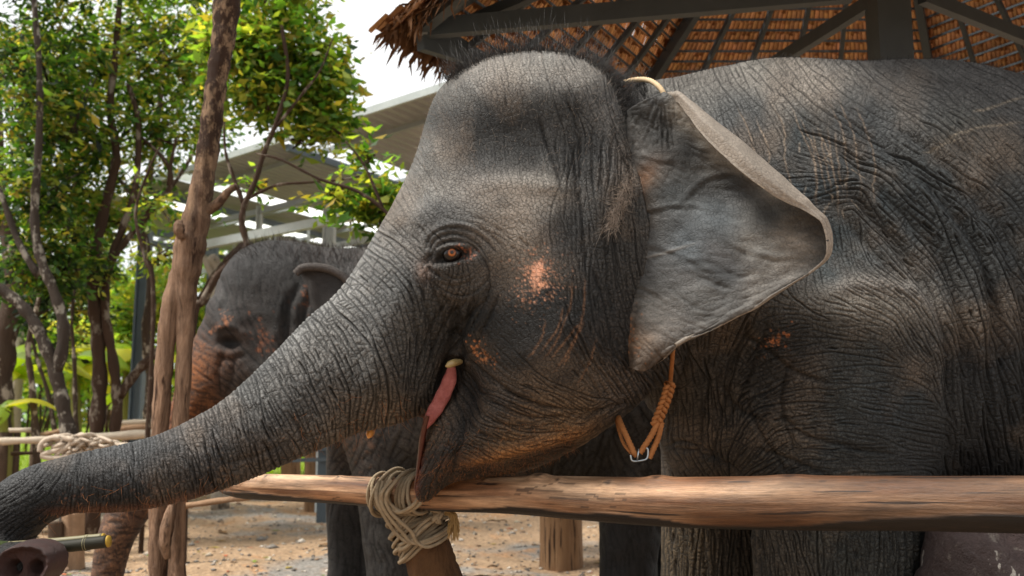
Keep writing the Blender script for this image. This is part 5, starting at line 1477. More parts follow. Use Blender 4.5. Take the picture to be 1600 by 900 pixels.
eme = bpy.data.meshes.new('eyeball'); bm.to_mesh(eme); bm.free(); eme.polygons.foreach_set('use_smooth', [True] * len(eme.polygons))
eye = bpy.data.objects.new('eyeball', eme); COL.objects.link(eye); eye.parent = el_o
eyp = (s0.y + s1.y) / 2 + 0.024
eye.location = P(ex, ey, eyp)
eme.materials.append(EYE)
# lashes
r = np.random.default_rng(3)
t = r.uniform(0, 1, 46); lash = []
for k in t:
    q = catmull([(672, 402), (690, 390), (712, 389), (734, 396)], 10); a = q[int(k * (len(q) - 1))]
    lash.append(P(a[0] + r.normal(0, 1), a[1] + r.normal(0, 1), s1.y - 0.012))
lash = np.array([tuple(v) for v in lash])
HAIRD = NM('dark_hair', 0.5, 0.4).color('15110f').m
HAIRL = NM('pale_hair', 0.5, 0.4).color('94867a').m
HAIRO = NM('ginger_hair', 0.5, 0.4).color('9a6034').m
hairs('eyelashes', lash, np.tile([-.45, -.6, -.55], (46, 1)) + r.normal(0, .15, (46, 3)), r.uniform(.02, .035, 46), .0004, HAIRD, el_o)

# ---------------------------------------------------------------- mouth: tongue, far and near tush
m = NM('wet_mouth', rough=0.45, spec=0.35)
v = m.coord()
m.color(m.mix(m.ramp(m.noise(v, 34, 6, .75), [(.3, 0.0), (.7, 1.0)]), '7a3a36', 'a4605a'))
m.bump(m.noise(v, 70, 6, .75), 1.0, 0.008)
MOUTH = m.m
def strip(pts, name, mat, parent, ny=9, yb=0.03, bulge=.012, steps=12):
    """soft tapering flap; pts = (px, py, Y, half width px)"""
    q = catmull(pts, steps); mb = MB(); rowsn = []
    vs, fs = [], []
    for i, (a, b, Y, hw) in enumerate(q):
        d = q[min(i + 1, len(q) - 1)][:2] - q[max(i - 1, 0)][:2]; d /= np.linalg.norm(d) + 1e-9
        n2 = np.array([-d[1], d[0]])
        for k in range(16):
            an = 2 * math.pi * k / 16
            gr_ = .004 * math.exp(-((math.cos(an) + .1) / .16) ** 2) if math.sin(an) < 0 else 0
            jg = 1 + .035 * math.sin(i * .5)
            vs.append(P(a + n2[0] * hw * jg * math.cos(an), b + n2[1] * hw * jg * math.cos(an), Y + yb * math.sin(an) - bulge + gr_))
    for i in range(len(q) - 1):
        for k in range(16):
            k2 = (k + 1) % 16
            fs.append((i * 16 + k, i * 16 + k2, (i + 1) * 16 + k2, (i + 1) * 16 + k))
    fs.append(tuple(range(16))); fs.append(tuple((len(q) - 1) * 16 + k for k in range(16)))
    return mesh_obj(name, vs, fs, mat, parent)
ly = yat(690, 640, 2.8)
strip([(706, 566, 2.80, 4), (704, 588, 2.81, 10), (696, 610, 2.815, 11.5), (685, 632, 2.82, 11.5), (674, 650, 2.82, 10), (664, 668, 2.84, 5)], 'tongue', MOUTH, el_o, yb=.012, bulge=.004)
m = NM('mouth_lining', rough=0.4, spec=0.4); v = m.coord()
m.color(m.mix(m.noise(v, 40, 5), '2a120e', '5c2c1e')); m.bump(m.noise(v, 120, 4), 0.6, 0.003); LINING = m.m
strip([(668, 650, 2.83, 4), (661, 680, 2.865, 5), (656, 715, 2.90, 4), (651, 748, 2.92, 2.5), (648, 765, 2.93, 1)], 'lower_lip_lining', LINING, el_o, yb=.02)
m = NM('ivory', rough=0.35, spec=0.5); v = m.coord()
m.color(m.mix(m.noise(v, 60, 5), '5c4528', 'b09a68')); m.bump(m.noise(v, 200, 3), 0.3, 0.001); IVORY = m.m
def tush(pts):
    q = catmull(pts, 8)
    return MB().tube([P(a, b, c) for a, b, c, _ in q], [max(rr, .5) * 2.7 / F for *_, rr in q], 20, wob=.08, seed=2).build('tush', IVORY, el_o)
tush([(720, 565, 2.79, 4), (713, 566, 2.765, 5.5), (706, 568, 2.745, 5.8), (700, 571, 2.74, 4.5), (696, 573, 2.74, 1)])
o_ = tush([(582, 664, 3.02, 5), (580, 672, 3.01, 7), (577, 680, 3.0, 6), (575, 685, 3.0, 1)])
m = NM('orange_tush', rough=0.4, spec=0.5); m.color(m.mix(m.noise(m.coord(), 60, 5), 'b86a28', 'eab060')); o_.data.materials.clear(); o_.data.materials.append(m.m)
o_['label'] = 'far side tush tip stained orange'

# nostrils on the trunk tip, a raised rim and two dark pits
tp = P(40, 884, 2.555)
m = NM('trunk_tip_skin', rough=0.5, spec=0.4); v = m.coord()
m.color(m.mix(m.noise(v, 30, 6), '140c0b', '46261f')); m.bump(m.noise(v, 90, 6, .8), 1.0, 0.008); TIPM = m.m
NOST = NM('nostril_dark', 0.5, 0.4).color('2a0c0a').m
vs, fs = [], []
nr_, na_ = 26, 56
for i in range(nr_ + 1):
    rr = i / nr_
    for k in range(na_):
        an = 2 * math.pi * k / na_
        R_ = 0.078 * (1 + .05 * math.sin(2 * an + 1) + .04 * math.sin(3 * an)) * rr
        x, z = R_ * math.cos(an), R_ * math.sin(an) * .86
        y = -.022 * math.exp(-((rr - .82) / .16) ** 2) + .07 * max(0, rr - .86) * 7
        for sx_ in (-.029, .026):
            y += .045 * math.exp(-(((x - sx_) / .0155) ** 2 + ((z + .006) / .018) ** 2) ** 1.6)
        y += .003 * math.sin(an * 17 + rr * 9) * rr
        vs.append(tp + Vector((x, y, z)))
for i in range(nr_):
    for k in range(na_):
        k2 = (k + 1) % na_
        fs.append((i * na_ + k, (i + 1) * na_ + k, (i + 1) * na_ + k2, i * na_ + k2))
mesh_obj('nostril_disc', vs, fs, TIPM, el_o)

# ---------------------------------------------------------------- hair
nrm_ = vert_normals(el_o.data)
cov = np.empty(len(el_o.data.vertices) * 3, np.float32); el_o.data.vertices.foreach_get('co', cov); cov = cov.reshape(-1, 3).astype(float)
ppx, ppy = proj(cov)
def pick(mask, n, seed, wgt=None):
    r = np.random.default_rng(seed); ids = np.nonzero(mask)[0]
    return r.choice(ids, min(n, len(ids)), replace=True, p=None if wgt is None else wgt[ids] / wgt[ids].sum())
body_only = np.arange(len(cov)) < len(co2)
mask = body_only & (ppx > 700) & (ppx < 1012) & (nrm_[:, 2] > np.where(ppx > 925, .15, .55)) & (ppy < 200) & (cov[:, 1] > 2.75)
ids = pick(mask, 4200, 4); r = np.random.default_rng(5)
u_ = (ppx[ids] - 860) / 150
dirs = nrm_[ids] * 1.0 + np.column_stack([u_ * .35, np.zeros(len(ids)), np.full(len(ids), .35)]) + r.normal(0, .28, (len(ids), 3)); dirs /= np.linalg.norm(dirs, axis=1)[:, None]
hairs('head_hair', cov[ids] - nrm_[ids] * .002, dirs, (.015 + .075 * r.uniform(0, 1, len(ids)) ** 1.6) * (1 - .25 * np.abs(u_)), .0007, HAIRD, el_o, 6, .35)
mask = body_only & (ppx > 640) & (ppx < 1000) & (ppy < 330) & (nrm_[:, 1] < .2) & (ppy > 80)
ids = pick(mask, 1400, 7); dirs = nrm_[ids] * .8 + np.array([.1, 0, .3]) + r.normal(0, .35, (len(ids), 3)); dirs /= np.linalg.norm(dirs, axis=1)[:, None]
hairs('forehead_fuzz', cov[ids], dirs, r.uniform(.008, .026, len(ids)), .00028, HAIRL, el_o, 8, .3)
mask = body_only & (ppx > 1040) & (ppx < 1620) & (nrm_[:, 2] > 0.6) & (ppy < 200)
ids = pick(mask, 3000, 9); dirs = nrm_[ids] + np.array([.3, 0, .1]) + r.normal(0, .25, (len(ids), 3)); dirs /= np.linalg.norm(dirs, axis=1)[:, None]
hairs('back_hair', cov[ids], dirs, r.uniform(.006, .02, len(ids)), .0004, HAIRD, el_o, 10, .3)
mask = body_only & (((ppx > 440) & (ppx < 690) & (ppy > 620)) | ((ppx > 60) & (ppx < 440) & (ppy > 740))) & (nrm_[:, 2] < -.25)
ids = pick(mask, 260, 11); dirs = nrm_[ids] + np.array([-.1, -.3, -.4]) + r.normal(0, .35, (len(ids), 3)); dirs /= np.linalg.norm(dirs, axis=1)[:, None]
hairs('trunk_bristles', cov[ids], dirs, r.uniform(.012, .045, len(ids)), .0004, HAIRO, el_o, 12, .5)
mask = body_only & (ppx > 648) & (ppx < 900) & (ppy > 660) & (nrm_[:, 2] < .1)
ids = pick(mask, 900, 13); dirs = nrm_[ids] + np.array([-.2, -.2, -.4]) + r.normal(0, .35, (len(ids), 3)); dirs /= np.linalg.norm(dirs, axis=1)[:, None]
hairs('chin_hair', cov[ids], dirs, r.uniform(.005, .02, len(ids)), .0003, HAIRO, el_o, 14, .4)
# tuft at the ear opening
roots = []; dd_ = []
for k in range(620):
    t = r.uniform(0, 1); q = (990 - 35 * t + r.normal(0, 5), 275 + 80 * t + r.normal(0, 7))
    p_, n_ = hit(*q)
    if p_ is None: continue
    roots.append(p_); dd_.append(Vector((-.35 + r.normal(0, .3), -.7, -.55 + r.normal(0, .3))))
dirs = np.array([tuple(v) for v in dd_]); dirs /= np.linalg.norm(dirs, axis=1)[:, None]
hairs('ear_tuft', np.array([tuple(v) for v in roots]), dirs, r.uniform(.02, .055, len(roots)), .0004, HAIRL, el_o, 15, .5)
print('elephant parts', round(time.time() - t_, 1)); t_ = time.time()
t_ = time.time()
# ---------------------------------------------------------------- the second elephant, behind
Y2 = 5.2
hp = [(284, 650), (283, 610), (290, 575), (304, 540), (320, 505), (336, 470), (344, 440), (358, 415), (378, 398), (405, 387), (440, 383), (480, 386), (515, 392), (560, 410), (600, 450), (620, 560), (600, 640), (540, 680), (470, 690), (420, 680), (380, 660), (330, 690), (300, 690)]
bp = [(500, 400), (560, 390), (650, 380), (760, 372), (880, 372), (980, 384), (1060, 410), (1110, 460), (1130, 560), (1120, 660), (1080, 740), (960, 765), (800, 770), (680, 765), (600, 770), (552, 740), (540, 690), (530, 600)]
parts2 = [inflate(hp, Y2, 0.34, 0.34, .06, .02), inflate(bp, Y2 + .15, .58, .6, .1, .02),
          chain([(320, 640, Y2, 48), (285, 700, Y2, 42), (240, 750, Y2, 36), (200, 800, Y2 - .05, 31), (178, 850, Y2 - .1, 27), (168, 900, Y2 - .1, 24), (160, 930, Y2 - .1, 24)], .08),
          chain([(590, 620, Y2 - .12, 70), (600, 720, Y2 - .12, 52), (604, 800, Y2 - .12, 42), (610, 880, Y2 - .12, 38), (612, 940, Y2 - .12, 38), (612, 962, Y2 - .12, 44)], .07),
          chain([(570, 620, Y2 + .45, 60), (552, 720, Y2 + .45, 42), (546, 800, Y2 + .45, 36), (546, 880, Y2 + .45, 33), (545, 936, Y2 + .45, 38)], .07),
          chain([(1020, 600, Y2 - .05, 90), (1000, 740, Y2 - .05, 64), (985, 830, Y2 - .05, 48), (982, 900, Y2 - .05, 44), (980, 950, Y2 - .05, 50)], .08),
          chain([(1060, 600, Y2 + .45, 80), (1060, 740, Y2 + .45, 52), (1046, 830, Y2 + .45, 40), (1044, 900, Y2 + .45, 38), (1044, 930, Y2 + .45, 42)], .08),
          chain([(340, 480, Y2 - .2, 16), (350, 505, Y2 - .27, 16), (375, 505, Y2 - .27, 14)], .06),
          chain([(420, 430, Y2 - .12, 50), (450, 430, Y2 - .12, 50)], .1)]
me2, cob = body_mesh('elephant', parts2, 0.021, lambda v: v[:, 1] < 5.6, 1, 6)
c2 = Chart(100, 340, 1180, 960, 15)
f2 = c2.field([(300, 620, 20, 8, .006), (330, 560, 30, 9, .004), (400, 430, 90, 12, .002), (380, 520, 60, 10, .004), (450, 600, 60, 10, .004), (480, 480, 90, 10, .004), (560, 700, 120, 8, .006), (620, 720, 110, 9, .006), (800, 720, 70, 8, .006),
               (900, 710, 120, 7, .010), (1000, 720, 60, 7, .008), (600, 850, 85, 9, .003), (180, 860, 0, 7, .004), (260, 740, 45, 7, .005), (980, 850, 88, 8, .003)])
c2.strokes(f2, 0, 1, 1, 2, 9, 9000, jit=.15, wid=1.3); c2.strokes(f2, 1.57, 1.2, .5, 1, 4, 5000, jit=.3, wid=1.1); c2.deposit()
c2.H += fbm(c2.h, c2.w, 30, 3, 4) * .006
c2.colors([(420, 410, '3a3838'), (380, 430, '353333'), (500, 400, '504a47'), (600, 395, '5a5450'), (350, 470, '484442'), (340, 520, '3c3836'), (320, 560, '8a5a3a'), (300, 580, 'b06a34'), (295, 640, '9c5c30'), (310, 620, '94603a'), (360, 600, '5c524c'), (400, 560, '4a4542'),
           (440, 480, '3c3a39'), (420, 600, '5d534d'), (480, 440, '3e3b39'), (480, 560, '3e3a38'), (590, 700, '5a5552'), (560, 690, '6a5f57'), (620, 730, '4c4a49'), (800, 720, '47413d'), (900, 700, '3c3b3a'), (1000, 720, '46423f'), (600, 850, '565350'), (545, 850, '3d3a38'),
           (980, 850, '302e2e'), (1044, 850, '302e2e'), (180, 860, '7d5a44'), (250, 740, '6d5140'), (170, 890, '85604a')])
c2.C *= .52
c2.C *= 1 + .25 * fbm(c2.h, c2.w, 30, 4, 5)[..., None]
c2.blob(412, 532, 8, 20, -15, 0, '9a5c38', .85, (5, .45)); c2.blob(352, 498, 5, 7, 0, 0, 'a8683e', .85, (4, .6)); c2.blob(340, 512, 12, 4, -30, 0, 'a8683e', .8, (4, .3)); c2.blob(478, 465, 8, 14, 10, 0, '94562e', .8, (5, .35)); c2.blob(500, 450, 14, 4, -10, 0, '94562e', .6, (5, .3))
c2.blob(300, 600, 14, 50, 10, 0, '94582e', .5, (6, .3)); c2.blob(570, 690, 22, 26, 0, 0, '8a6248', .5, (6, .2)); c2.blob(180, 860, 18, 40, 0, 0, 'a07250', .7, (4, .3))
c2.blob(356, 536, 14, 8, 0, -.03, '0c0a0a', .95, hard=1.8)
c2.line([(336, 520), (350, 510), (372, 514), (386, 530)], 4, -.014, 0); c2.line([(340, 556), (360, 562), (384, 552)], 3, .012, .7); c2.line([(350, 548), (340, 580), (346, 620)], 3, .012, .8); c2.line([(366, 556), (362, 590), (352, 620)], 3, .01, .7)
c2.line([(470, 440), (450, 480), (446, 540), (460, 590)], 5, .02, .8); c2.line([(490, 450), (474, 490), (470, 540)], 4, .016, .8); c2.line([(345, 430), (352, 460), (345, 490)], 4, .012, .5)
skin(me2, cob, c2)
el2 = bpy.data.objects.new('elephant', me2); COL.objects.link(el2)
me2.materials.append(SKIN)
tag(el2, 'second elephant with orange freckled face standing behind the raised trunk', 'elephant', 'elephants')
# its folded ear: a drooping sheet with a thick rolled top rim
rows2 = [[(464, 424), (480, 418), (505, 418), (530, 428), (548, 446)], [(468, 440), (488, 432), (508, 430), (530, 440), (556, 470)], [(474, 480), (496, 480), (520, 484), (548, 500), (574, 520)], [(480, 540), (504, 545), (530, 552), (556, 566), (580, 580)], [(492, 600), (512, 606), (536, 612), (560, 618), (576, 622)], [(510, 645), (524, 648), (540, 650), (554, 650), (562, 650)]]
ya = [[-.30, -.36, -.37, -.37, -.36], [-.30, -.34, -.35, -.36, -.36], [-.30, -.35, -.38, -.40, -.40], [-.30, -.34, -.38, -.40, -.41], [-.30, -.33, -.36, -.38, -.39], [-.28, -.30, -.32, -.33, -.34]]
g2 = np.array([[tuple(P(a, b, Y2 + ya[i][j])) for j, (a, b) in enumerate(rw)] for i, rw in enumerate(rows2)])
gg = np.array([catmull(x, 6) for x in g2]); gg = np.stack([catmull(gg[:, j], 6) for j in range(gg.shape[1])], 1)
V2, U2 = gg.shape[:2]; fr = gg.reshape(-1, 3); bk = (gg + [0, .03, 0]).reshape(-1, 3); fs = []
for i in range(V2 - 1):
    for j in range(U2 - 1):
        a = i * U2 + j; fs += [(a, a + U2, a + U2 + 1, a + 1), tuple(q + V2 * U2 for q in (a, a + 1, a + U2 + 1, a + U2))]
e3 = mesh_obj('ear_sheet', np.vstack([fr, bk]), np.array(fs), SKIN, None, True, np.tile(col3('2f2b29'), (2 * V2 * U2, 1)))
rim = MB().tube([P(a, b, Y2 - .37) for a, b in catmull([(462, 428), (472, 419), (492, 417), (515, 421), (536, 432), (552, 452)], 6)], .021, 10).build('ear_rim', SKIN, None)
a_ = rim.data.color_attributes.new('Col', 'FLOAT_COLOR', 'POINT'); a_.data.foreach_set('color', np.tile([*col3('4c4541'), 1], (len(rim.data.vertices), 1)).astype(np.float32).ravel())
for o_ in bpy.context.selected_objects: o_.select_set(False)
e3.select_set(True); rim.select_set(True); el2.select_set(True); bpy.context.view_layer.objects.active = el2
bpy.ops.object.join()
n2 = vert_normals(me2); cv = np.empty(len(me2.vertices) * 3, np.float32); me2.vertices.foreach_get('co', cv); cv = cv.reshape(-1, 3).astype(float)
qx, qy = proj(cv); r = np.random.default_rng(8)
m_ = np.nonzero((qx > 330) & (qx < 600) & (n2[:, 2] > .5) & (qy < 440))[0]; ids = r.choice(m_, 1200)
d_ = n2[ids] + [0, 0, .3] + r.normal(0, .3, (len(ids), 3)); d_ /= np.linalg.norm(d_, axis=1)[:, None]
hairs('head_hair', cv[ids], d_, r.uniform(.02, .06, len(ids)), .0011, NM('brown_hair', .5, .3).color('2a1e18').m, el2, 3, .3)
print('second elephant', round(time.time() - t_, 1)); t_ = time.time()
# ================================================================ the log rail, its post and the rope lashing
t_ = time.time()
fence = empty('log_rail_fence', (0.3, 2.9, 0), 'thick smooth log rail lashed with rope to a leaning post in front of the elephants', 'fence')
axis = [(342, 757, 3.68, 6), (352, 757.5, 3.66, 12), (372, 758.5, 3.60, 17), (400, 760, 3.55, 19), (460, 762, 3.45, 20), (540, 765, 3.30, 21), (620, 769, 3.16, 23), (700, 771, 3.04, 25), (800, 772, 2.92, 27.5), (900, 777, 2.80, 31), (1000, 782, 2.70, 34.5), (1100, 785, 2.60, 37), (1250, 785, 2.47, 39), (1400, 785, 2.36, 39.5), (1600, 787, 2.22, 42), (1800, 790, 2.10, 46)]
q = catmull(axis, 40)
nA = 72
pts = Pn(q[:, 0], q[:, 1], q[:, 2]); rad = q[:, 3] * q[:, 2] / F
tan = np.gradient(pts, axis=0); tan /= np.linalg.norm(tan, axis=1)[:, None]
e1 = np.cross(tan, [0, 0, 1.]); e1 /= np.linalg.norm(e1, axis=1)[:, None]; e2 = np.cross(e1, tan)     # e1 towards the camera side, e2 up
if e1[0, 1] > 0: e1 = -e1
s_arc = np.concatenate([[0], np.cumsum(np.linalg.norm(np.diff(pts, axis=0), axis=1))])
n1 = fbm(len(q), nA, 60, 4, 61, sx=.35, sy=1.5); n2_ = fbm(len(q), nA, 90, 3, 62, sx=.2, sy=1.2); n3 = fbm(len(q), nA, 26, 3, 63, sx=.25, sy=2)
ang = 2 * np.pi * np.arange(nA) / nA
V = []; Cc = []
wood_hi, wood_mid, wood_lo, barkc = [np.array(col3(h)) for h in ('a08266', '714a2d', '4e2c14', '130c08')]
seam = (ang - math.pi) 
knots = [(845, 78, .020, .011), (765, 52, .010, .006), (880, 56, .013, .007), (960, 50, .014, .006), (1030, 74, .022, .008), (722, 70, .010, .008), (535, 60, .012, .005), (425, 50, .012, .006), (830, 150, .02, .006), (1240, 80, .03, .004)]
R_ = np.zeros((len(q), nA)); M_ = np.zeros((len(q), nA)); Kn = np.zeros((len(q), nA))
deg = np.degrees(ang)
for i in range(len(q)):
    R_[i] = rad[i] * (1 + .035 * n1[i] + .02 * np.sin(ang * 2 + s_arc[i] * 2) )
    low = 288 + 10 * n2_[i, 0] + 10 * np.sin(s_arc[i] * 5)          # bark left along the underside
    M_[i] = np.clip((30 + 8 * np.clip((q[i, 0] - 600) / 600, 0, 1) + 10 * n3[i] - np.abs(((deg - low + 180) % 360) - 180)) / 3, 0, 1)
for kx, ka, kr, kh in knots:
    i0 = np.argmin(np.abs(q[:, 0] - kx)); ds = (s_arc - s_arc[i0])[:, None]; da = ((ang - math.radians(ka) + np.pi) % (2 * np.pi) - np.pi)[None] * rad[i0]
    g = np.exp(-(ds ** 2 + da ** 2) / (2 * kr ** 2)); R_ += kh * 1.3 * g; g2 = np.exp(-(ds ** 2 + da ** 2) / (2 * (kr * .45) ** 2)); R_ -= kh * .9 * g2; Kn = np.maximum(Kn, g2)
R_ += M_ * .0035
V = pts[:, None] + e1[:, None] * (np.cos(ang)[None, :, None] * R_[..., None]) + e2[:, None] * (np.sin(ang)[None, :, None] * R_[..., None])
strk = fbm(len(q), nA, 60, 5, 64, sx=.10, sy=2.2)
ck = np.clip((np.abs(fbm(len(q), nA, 80, 3, 65, sx=.10, sy=2.0)) < .018) * 1.0, 0, 1) * (fbm(len(q), nA, 60, 2, 66) > .05)
redd = np.clip(fbm(len(q), nA, 70, 3, 67, sx=.4, sy=1.2) + .1, 0, 1)[..., None]
base = wood_mid + (wood_hi - wood_mid) * np.clip(.45 + .5 * n3 + .25 * strk, 0, 1)[..., None]
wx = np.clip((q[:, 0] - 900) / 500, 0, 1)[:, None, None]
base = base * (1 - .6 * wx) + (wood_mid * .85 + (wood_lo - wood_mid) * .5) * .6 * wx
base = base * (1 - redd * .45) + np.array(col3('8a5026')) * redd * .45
base *= (1 - .40 * wx)  # besides the browner wood, roof shade is put into the right end's colour
base *= (1 + .42 * strk + .25 * n3)[..., None]
base = base * (1 - M_[..., None]) + barkc * (1 + .5 * n3)[..., None] * M_[..., None]
dk = np.clip(Kn * .9 + ck * .7, 0, .92)[..., None]
base = base * (1 - dk) + np.array(col3('2a1c14')) * dk
I, J = np.meshgrid(np.arange(len(q) - 1), np.arange(nA), indexing='ij'); J2 = (J + 1) % nA
fq = np.stack([I * nA + J, I * nA + J2, (I + 1) * nA + J2, (I + 1) * nA + J], -1).reshape(-1, 4)
m = NM('log_wood', .6, .35)
def flow(sc3):
    mp = m.n('Mapping'); mp.inputs['Scale'].default_value = sc3; m.l(m.attr('flow', 'Vector'), mp.inputs[0]); return mp.outputs[0]
v = flow((.25, 1, 1))
c = m.mix(1.0, m.attr(), m.ramp(m.noise(flow((.06, 1, 1)), 150, 6, .8), [(.30, .45), (.70, 1.4)]), 'MULTIPLY')
c = m.mix(1.0, c, m.ramp(m.noise(flow((.3, 1, 1)), 16, 5, .7), [(.3, .6), (.7, 1.25)]), 'MULTIPLY')
c = m.mix(m.ramp(m.noise(flow((.035, 1, 1)), 62, 3, .5), [(.335, .9), (.36, 0.0)]), c, '20140d')
m.color(c)
m.rough(m.ramp(m.noise(v, 12, 4), [(.3, .45), (.7, .7)])); m.bump(m.noise(flow((.08, 1, 1)), 95, 5, .75), .6, .006); LOGM = m.m
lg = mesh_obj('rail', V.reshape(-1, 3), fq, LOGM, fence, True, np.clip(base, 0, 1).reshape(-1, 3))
fa_ = lg.data.attributes.new('flow', 'FLOAT_VECTOR', 'POINT')
fa_.data.foreach_set('vector', np.stack([np.repeat(s_arc[:, None], nA, 1), np.cos(ang)[None] * R_, np.sin(ang)[None] * R_], -1).astype(np.float32).ravel())
bmx = bmesh.new(); bmx.from_mesh(lg.data); bmesh.ops.holes_fill(bmx, edges=[e for e in bmx.edges if e.is_boundary]); bmesh.ops.recalc_face_normals(bmx, faces=bmx.faces[:]); bmx.to_mesh(lg.data); bmx.free()
# flakes of bark hanging from the underside
fl = [(800, 955, 0), (690, 780, 0), (960, 1050, 0), (1060, 1180, 0)]
# small thin pole behind
mb = MB(); limb(mb, [(250, 797, 5.0), (340, 783, 4.8), (404, 776, 4.6), (470, 773, 4.5), (560, 770, 4.4)], 5, 5, 4, 10)
o = mb.build('thin_pole', WOODB); tag(o, 'thin brown pole lying low behind the raised trunk', 'pole')
# leaning post
pc = [(634, 778, 3.28, 30), (642, 800, 3.28, 33), (655, 830, 3.27, 36), (668, 862, 3.26, 37), (682, 905, 3.25, 38), (720, 1010, 3.22, 42), (760, 1128, 3.2, 46)]
qq = catmull(pc, 8); mb = MB(); mb.tube([P(a, b, Y) for a, b, Y, _ in qq], [r_ * Y / F for _a, _b, Y, r_ in qq], 30, wob=.03, seed=9); mb.build('post', bark('post_wood', '2c1e14', '6e4e32', None, 1.6), fence)
def twisted(path, r, pitch=.03, lobes=3, depth=.17, n=12, taper=False):
    p = np.asarray(path, float); s = np.concatenate([[0], np.cumsum(np.linalg.norm(np.diff(p, axis=0), axis=1))])
    m_ = max(int(s[-1] / (pitch / 7)), 4); t = np.linspace(0, s[-1], m_)
    p = np.stack([np.interp(t, s, p[:, d]) for d in range(3)], -1)
    tg = np.gradient(p, axis=0); tg /= np.linalg.norm(tg, axis=1)[:, None] + 1e-9
    vs, fs = [], []; u = Vector(tg[0]).orthogonal().normalized()
    for i in range(m_):
        d = Vector(tg[i]); u = (u - d * u.dot(d)).normalized(); w_ = d.cross(u)
        for k in range(n):
            a = 2 * math.pi * k / n; rr = r * (1 + depth * math.cos(lobes * (a - 2 * math.pi * t[i] / pitch)) - depth * .3)
            if taper: rr *= 1 - .6 * i / m_
            vs.append(Vector(p[i]) + (u * math.cos(a) + w_ * math.sin(a)) * rr)
    for i in range(m_ - 1):
        for k in range(n): k2 = (k + 1) % n; fs.append((i * n + k, i * n + k2, (i + 1) * n + k2, (i + 1) * n + k))
    return vs, fs
def join_tubes(lst):
    vs, fs = [], []
    for v, f in lst:
        b = len(vs); vs += v; fs += [tuple(i + b for i in q) for q in f]
    return vs, fs
m = NM('hemp_rope', .9, .15); v = m.coord(); m.color(m.mix(m.noise(v, 50, 5), '6e604e', 'a8977e')); m.bump(m.noise(v, 400, 3), .6, .0015); HEMP = m.m
lash = empty('rope_lashing', fence.location); lash.parent = fence; lash.location = (0, 0, 0)
L0 = P(625, 769, 3.155); i0 = np.argmin(np.abs(q[:, 0] - 625)); ta, ea, eb = [Vector(x[i0]) for x in (tan, e1, e2)]; RL = rad[i0]
r = random.Random(12); rope_r = .0062
def coil(vs_fs): 
    o = mesh_obj('rope_coil', vs_fs[0], vs_fs[1], HEMP, lash, True, world=False)
    me_ = o.data; co_ = np.array([tuple(v_) for v_ in vs_fs[0]]) - np.array(fence.location); me_.vertices.foreach_set('co', co_.astype(np.float32).ravel()); me_.update(); return o
for k in range(11):
    off = -.082 + k * .0172 + r.uniform(-.003, .003); tilt = r.uniform(-.012, .012) + (.03 if k in (2, 6) else 0); ex_ = .004 + (.012 if k in (2, 6) else 0) + r.uniform(0, .004)
    path = []
    for i in range(49):
        a = 2 * math.pi * i / 48; R2 = RL + rope_r + ex_ + .002 * math.sin(3 * a + k) + .006 * max(0, -math.sin(a))
        path.append(L0 + ta * (off + tilt * math.sin(a) + .004 * math.sin(2 * a + k)) + ea * (R2 * math.cos(a)) + eb * (R2 * math.sin(a)))
    coil(twisted(path, rope_r, .028))
pd = (P(668, 862, 3.26) - P(642, 800, 3.28)).normalized(); pa_ = pd.cross(Vector((0, 1, 0))).normalized(); pb_ = pd.cross(pa_).normalized()
PH = math.atan2(pb_.y, pa_.y)
for k in range(15):
    t = k / 14; ctr = P(644 + 22 * t + r.uniform(-1, 1), 806 + 44 * t, 3.27); R2 = (.080 + .004 * t) + rope_r + (.010 if k % 4 == 1 else .001) + r.uniform(0, .003); tl = -.022 + r.uniform(-.012, .012) + (.05 if k == 3 else 0) - (.05 if k == 6 else 0)
    path = [ctr + pa_ * (R2 * math.cos(a)) + pb_ * (R2 * math.sin(a)) + pd * (tl * math.cos(a + .2) + .004 * math.sin(3 * a + k)) for a in [2 * math.pi * i / 48 + PH for i in range(49)]]
    coil(twisted(path, rope_r, .028))
# long diagonal turns from the log down round the post
for dx, x1 in ((0, 0), (6, 5), (14, 12)):
    path = catmull([tuple(P(592 + dx, 752, 3.05)), tuple(P(588 + dx, 778, 3.03)), tuple(P(598 + dx, 802, 3.05)), tuple(P(616 + dx + x1, 830, 3.10)), tuple(P(640 + x1, 848, 3.13)), tuple(P(672, 842 + x1, 3.15)), tuple(P(700, 824 + x1, 3.20)), tuple(P(706, 806, 3.3))], 8)
    coil(twisted(path, rope_r, .028))
for dx in (0, 8):
    path = catmull([tuple(P(660 + dx, 758, 3.02)), tuple(P(650 + dx, 785, 2.99)), tuple(P(625 + dx, 800, 3.05)), tuple(P(604 + dx, 790, 3.05)), tuple(P(596 + dx, 772, 3.02)), tuple(P(612 + dx, 750, 3.03))], 8); coil(twisted(path, rope_r, .028))
    path = catmull([tuple(P(700, 800 + dx, 3.25)), tuple(P(678, 806 + dx, 3.14)), tuple(P(656, 822 + dx, 3.13)), tuple(P(636, 846 + dx, 3.14)), tuple(P(622, 852 + dx, 3.24)), tuple(P(626, 850 + dx, 3.38))], 8); coil(twisted(path, rope_r, .028))
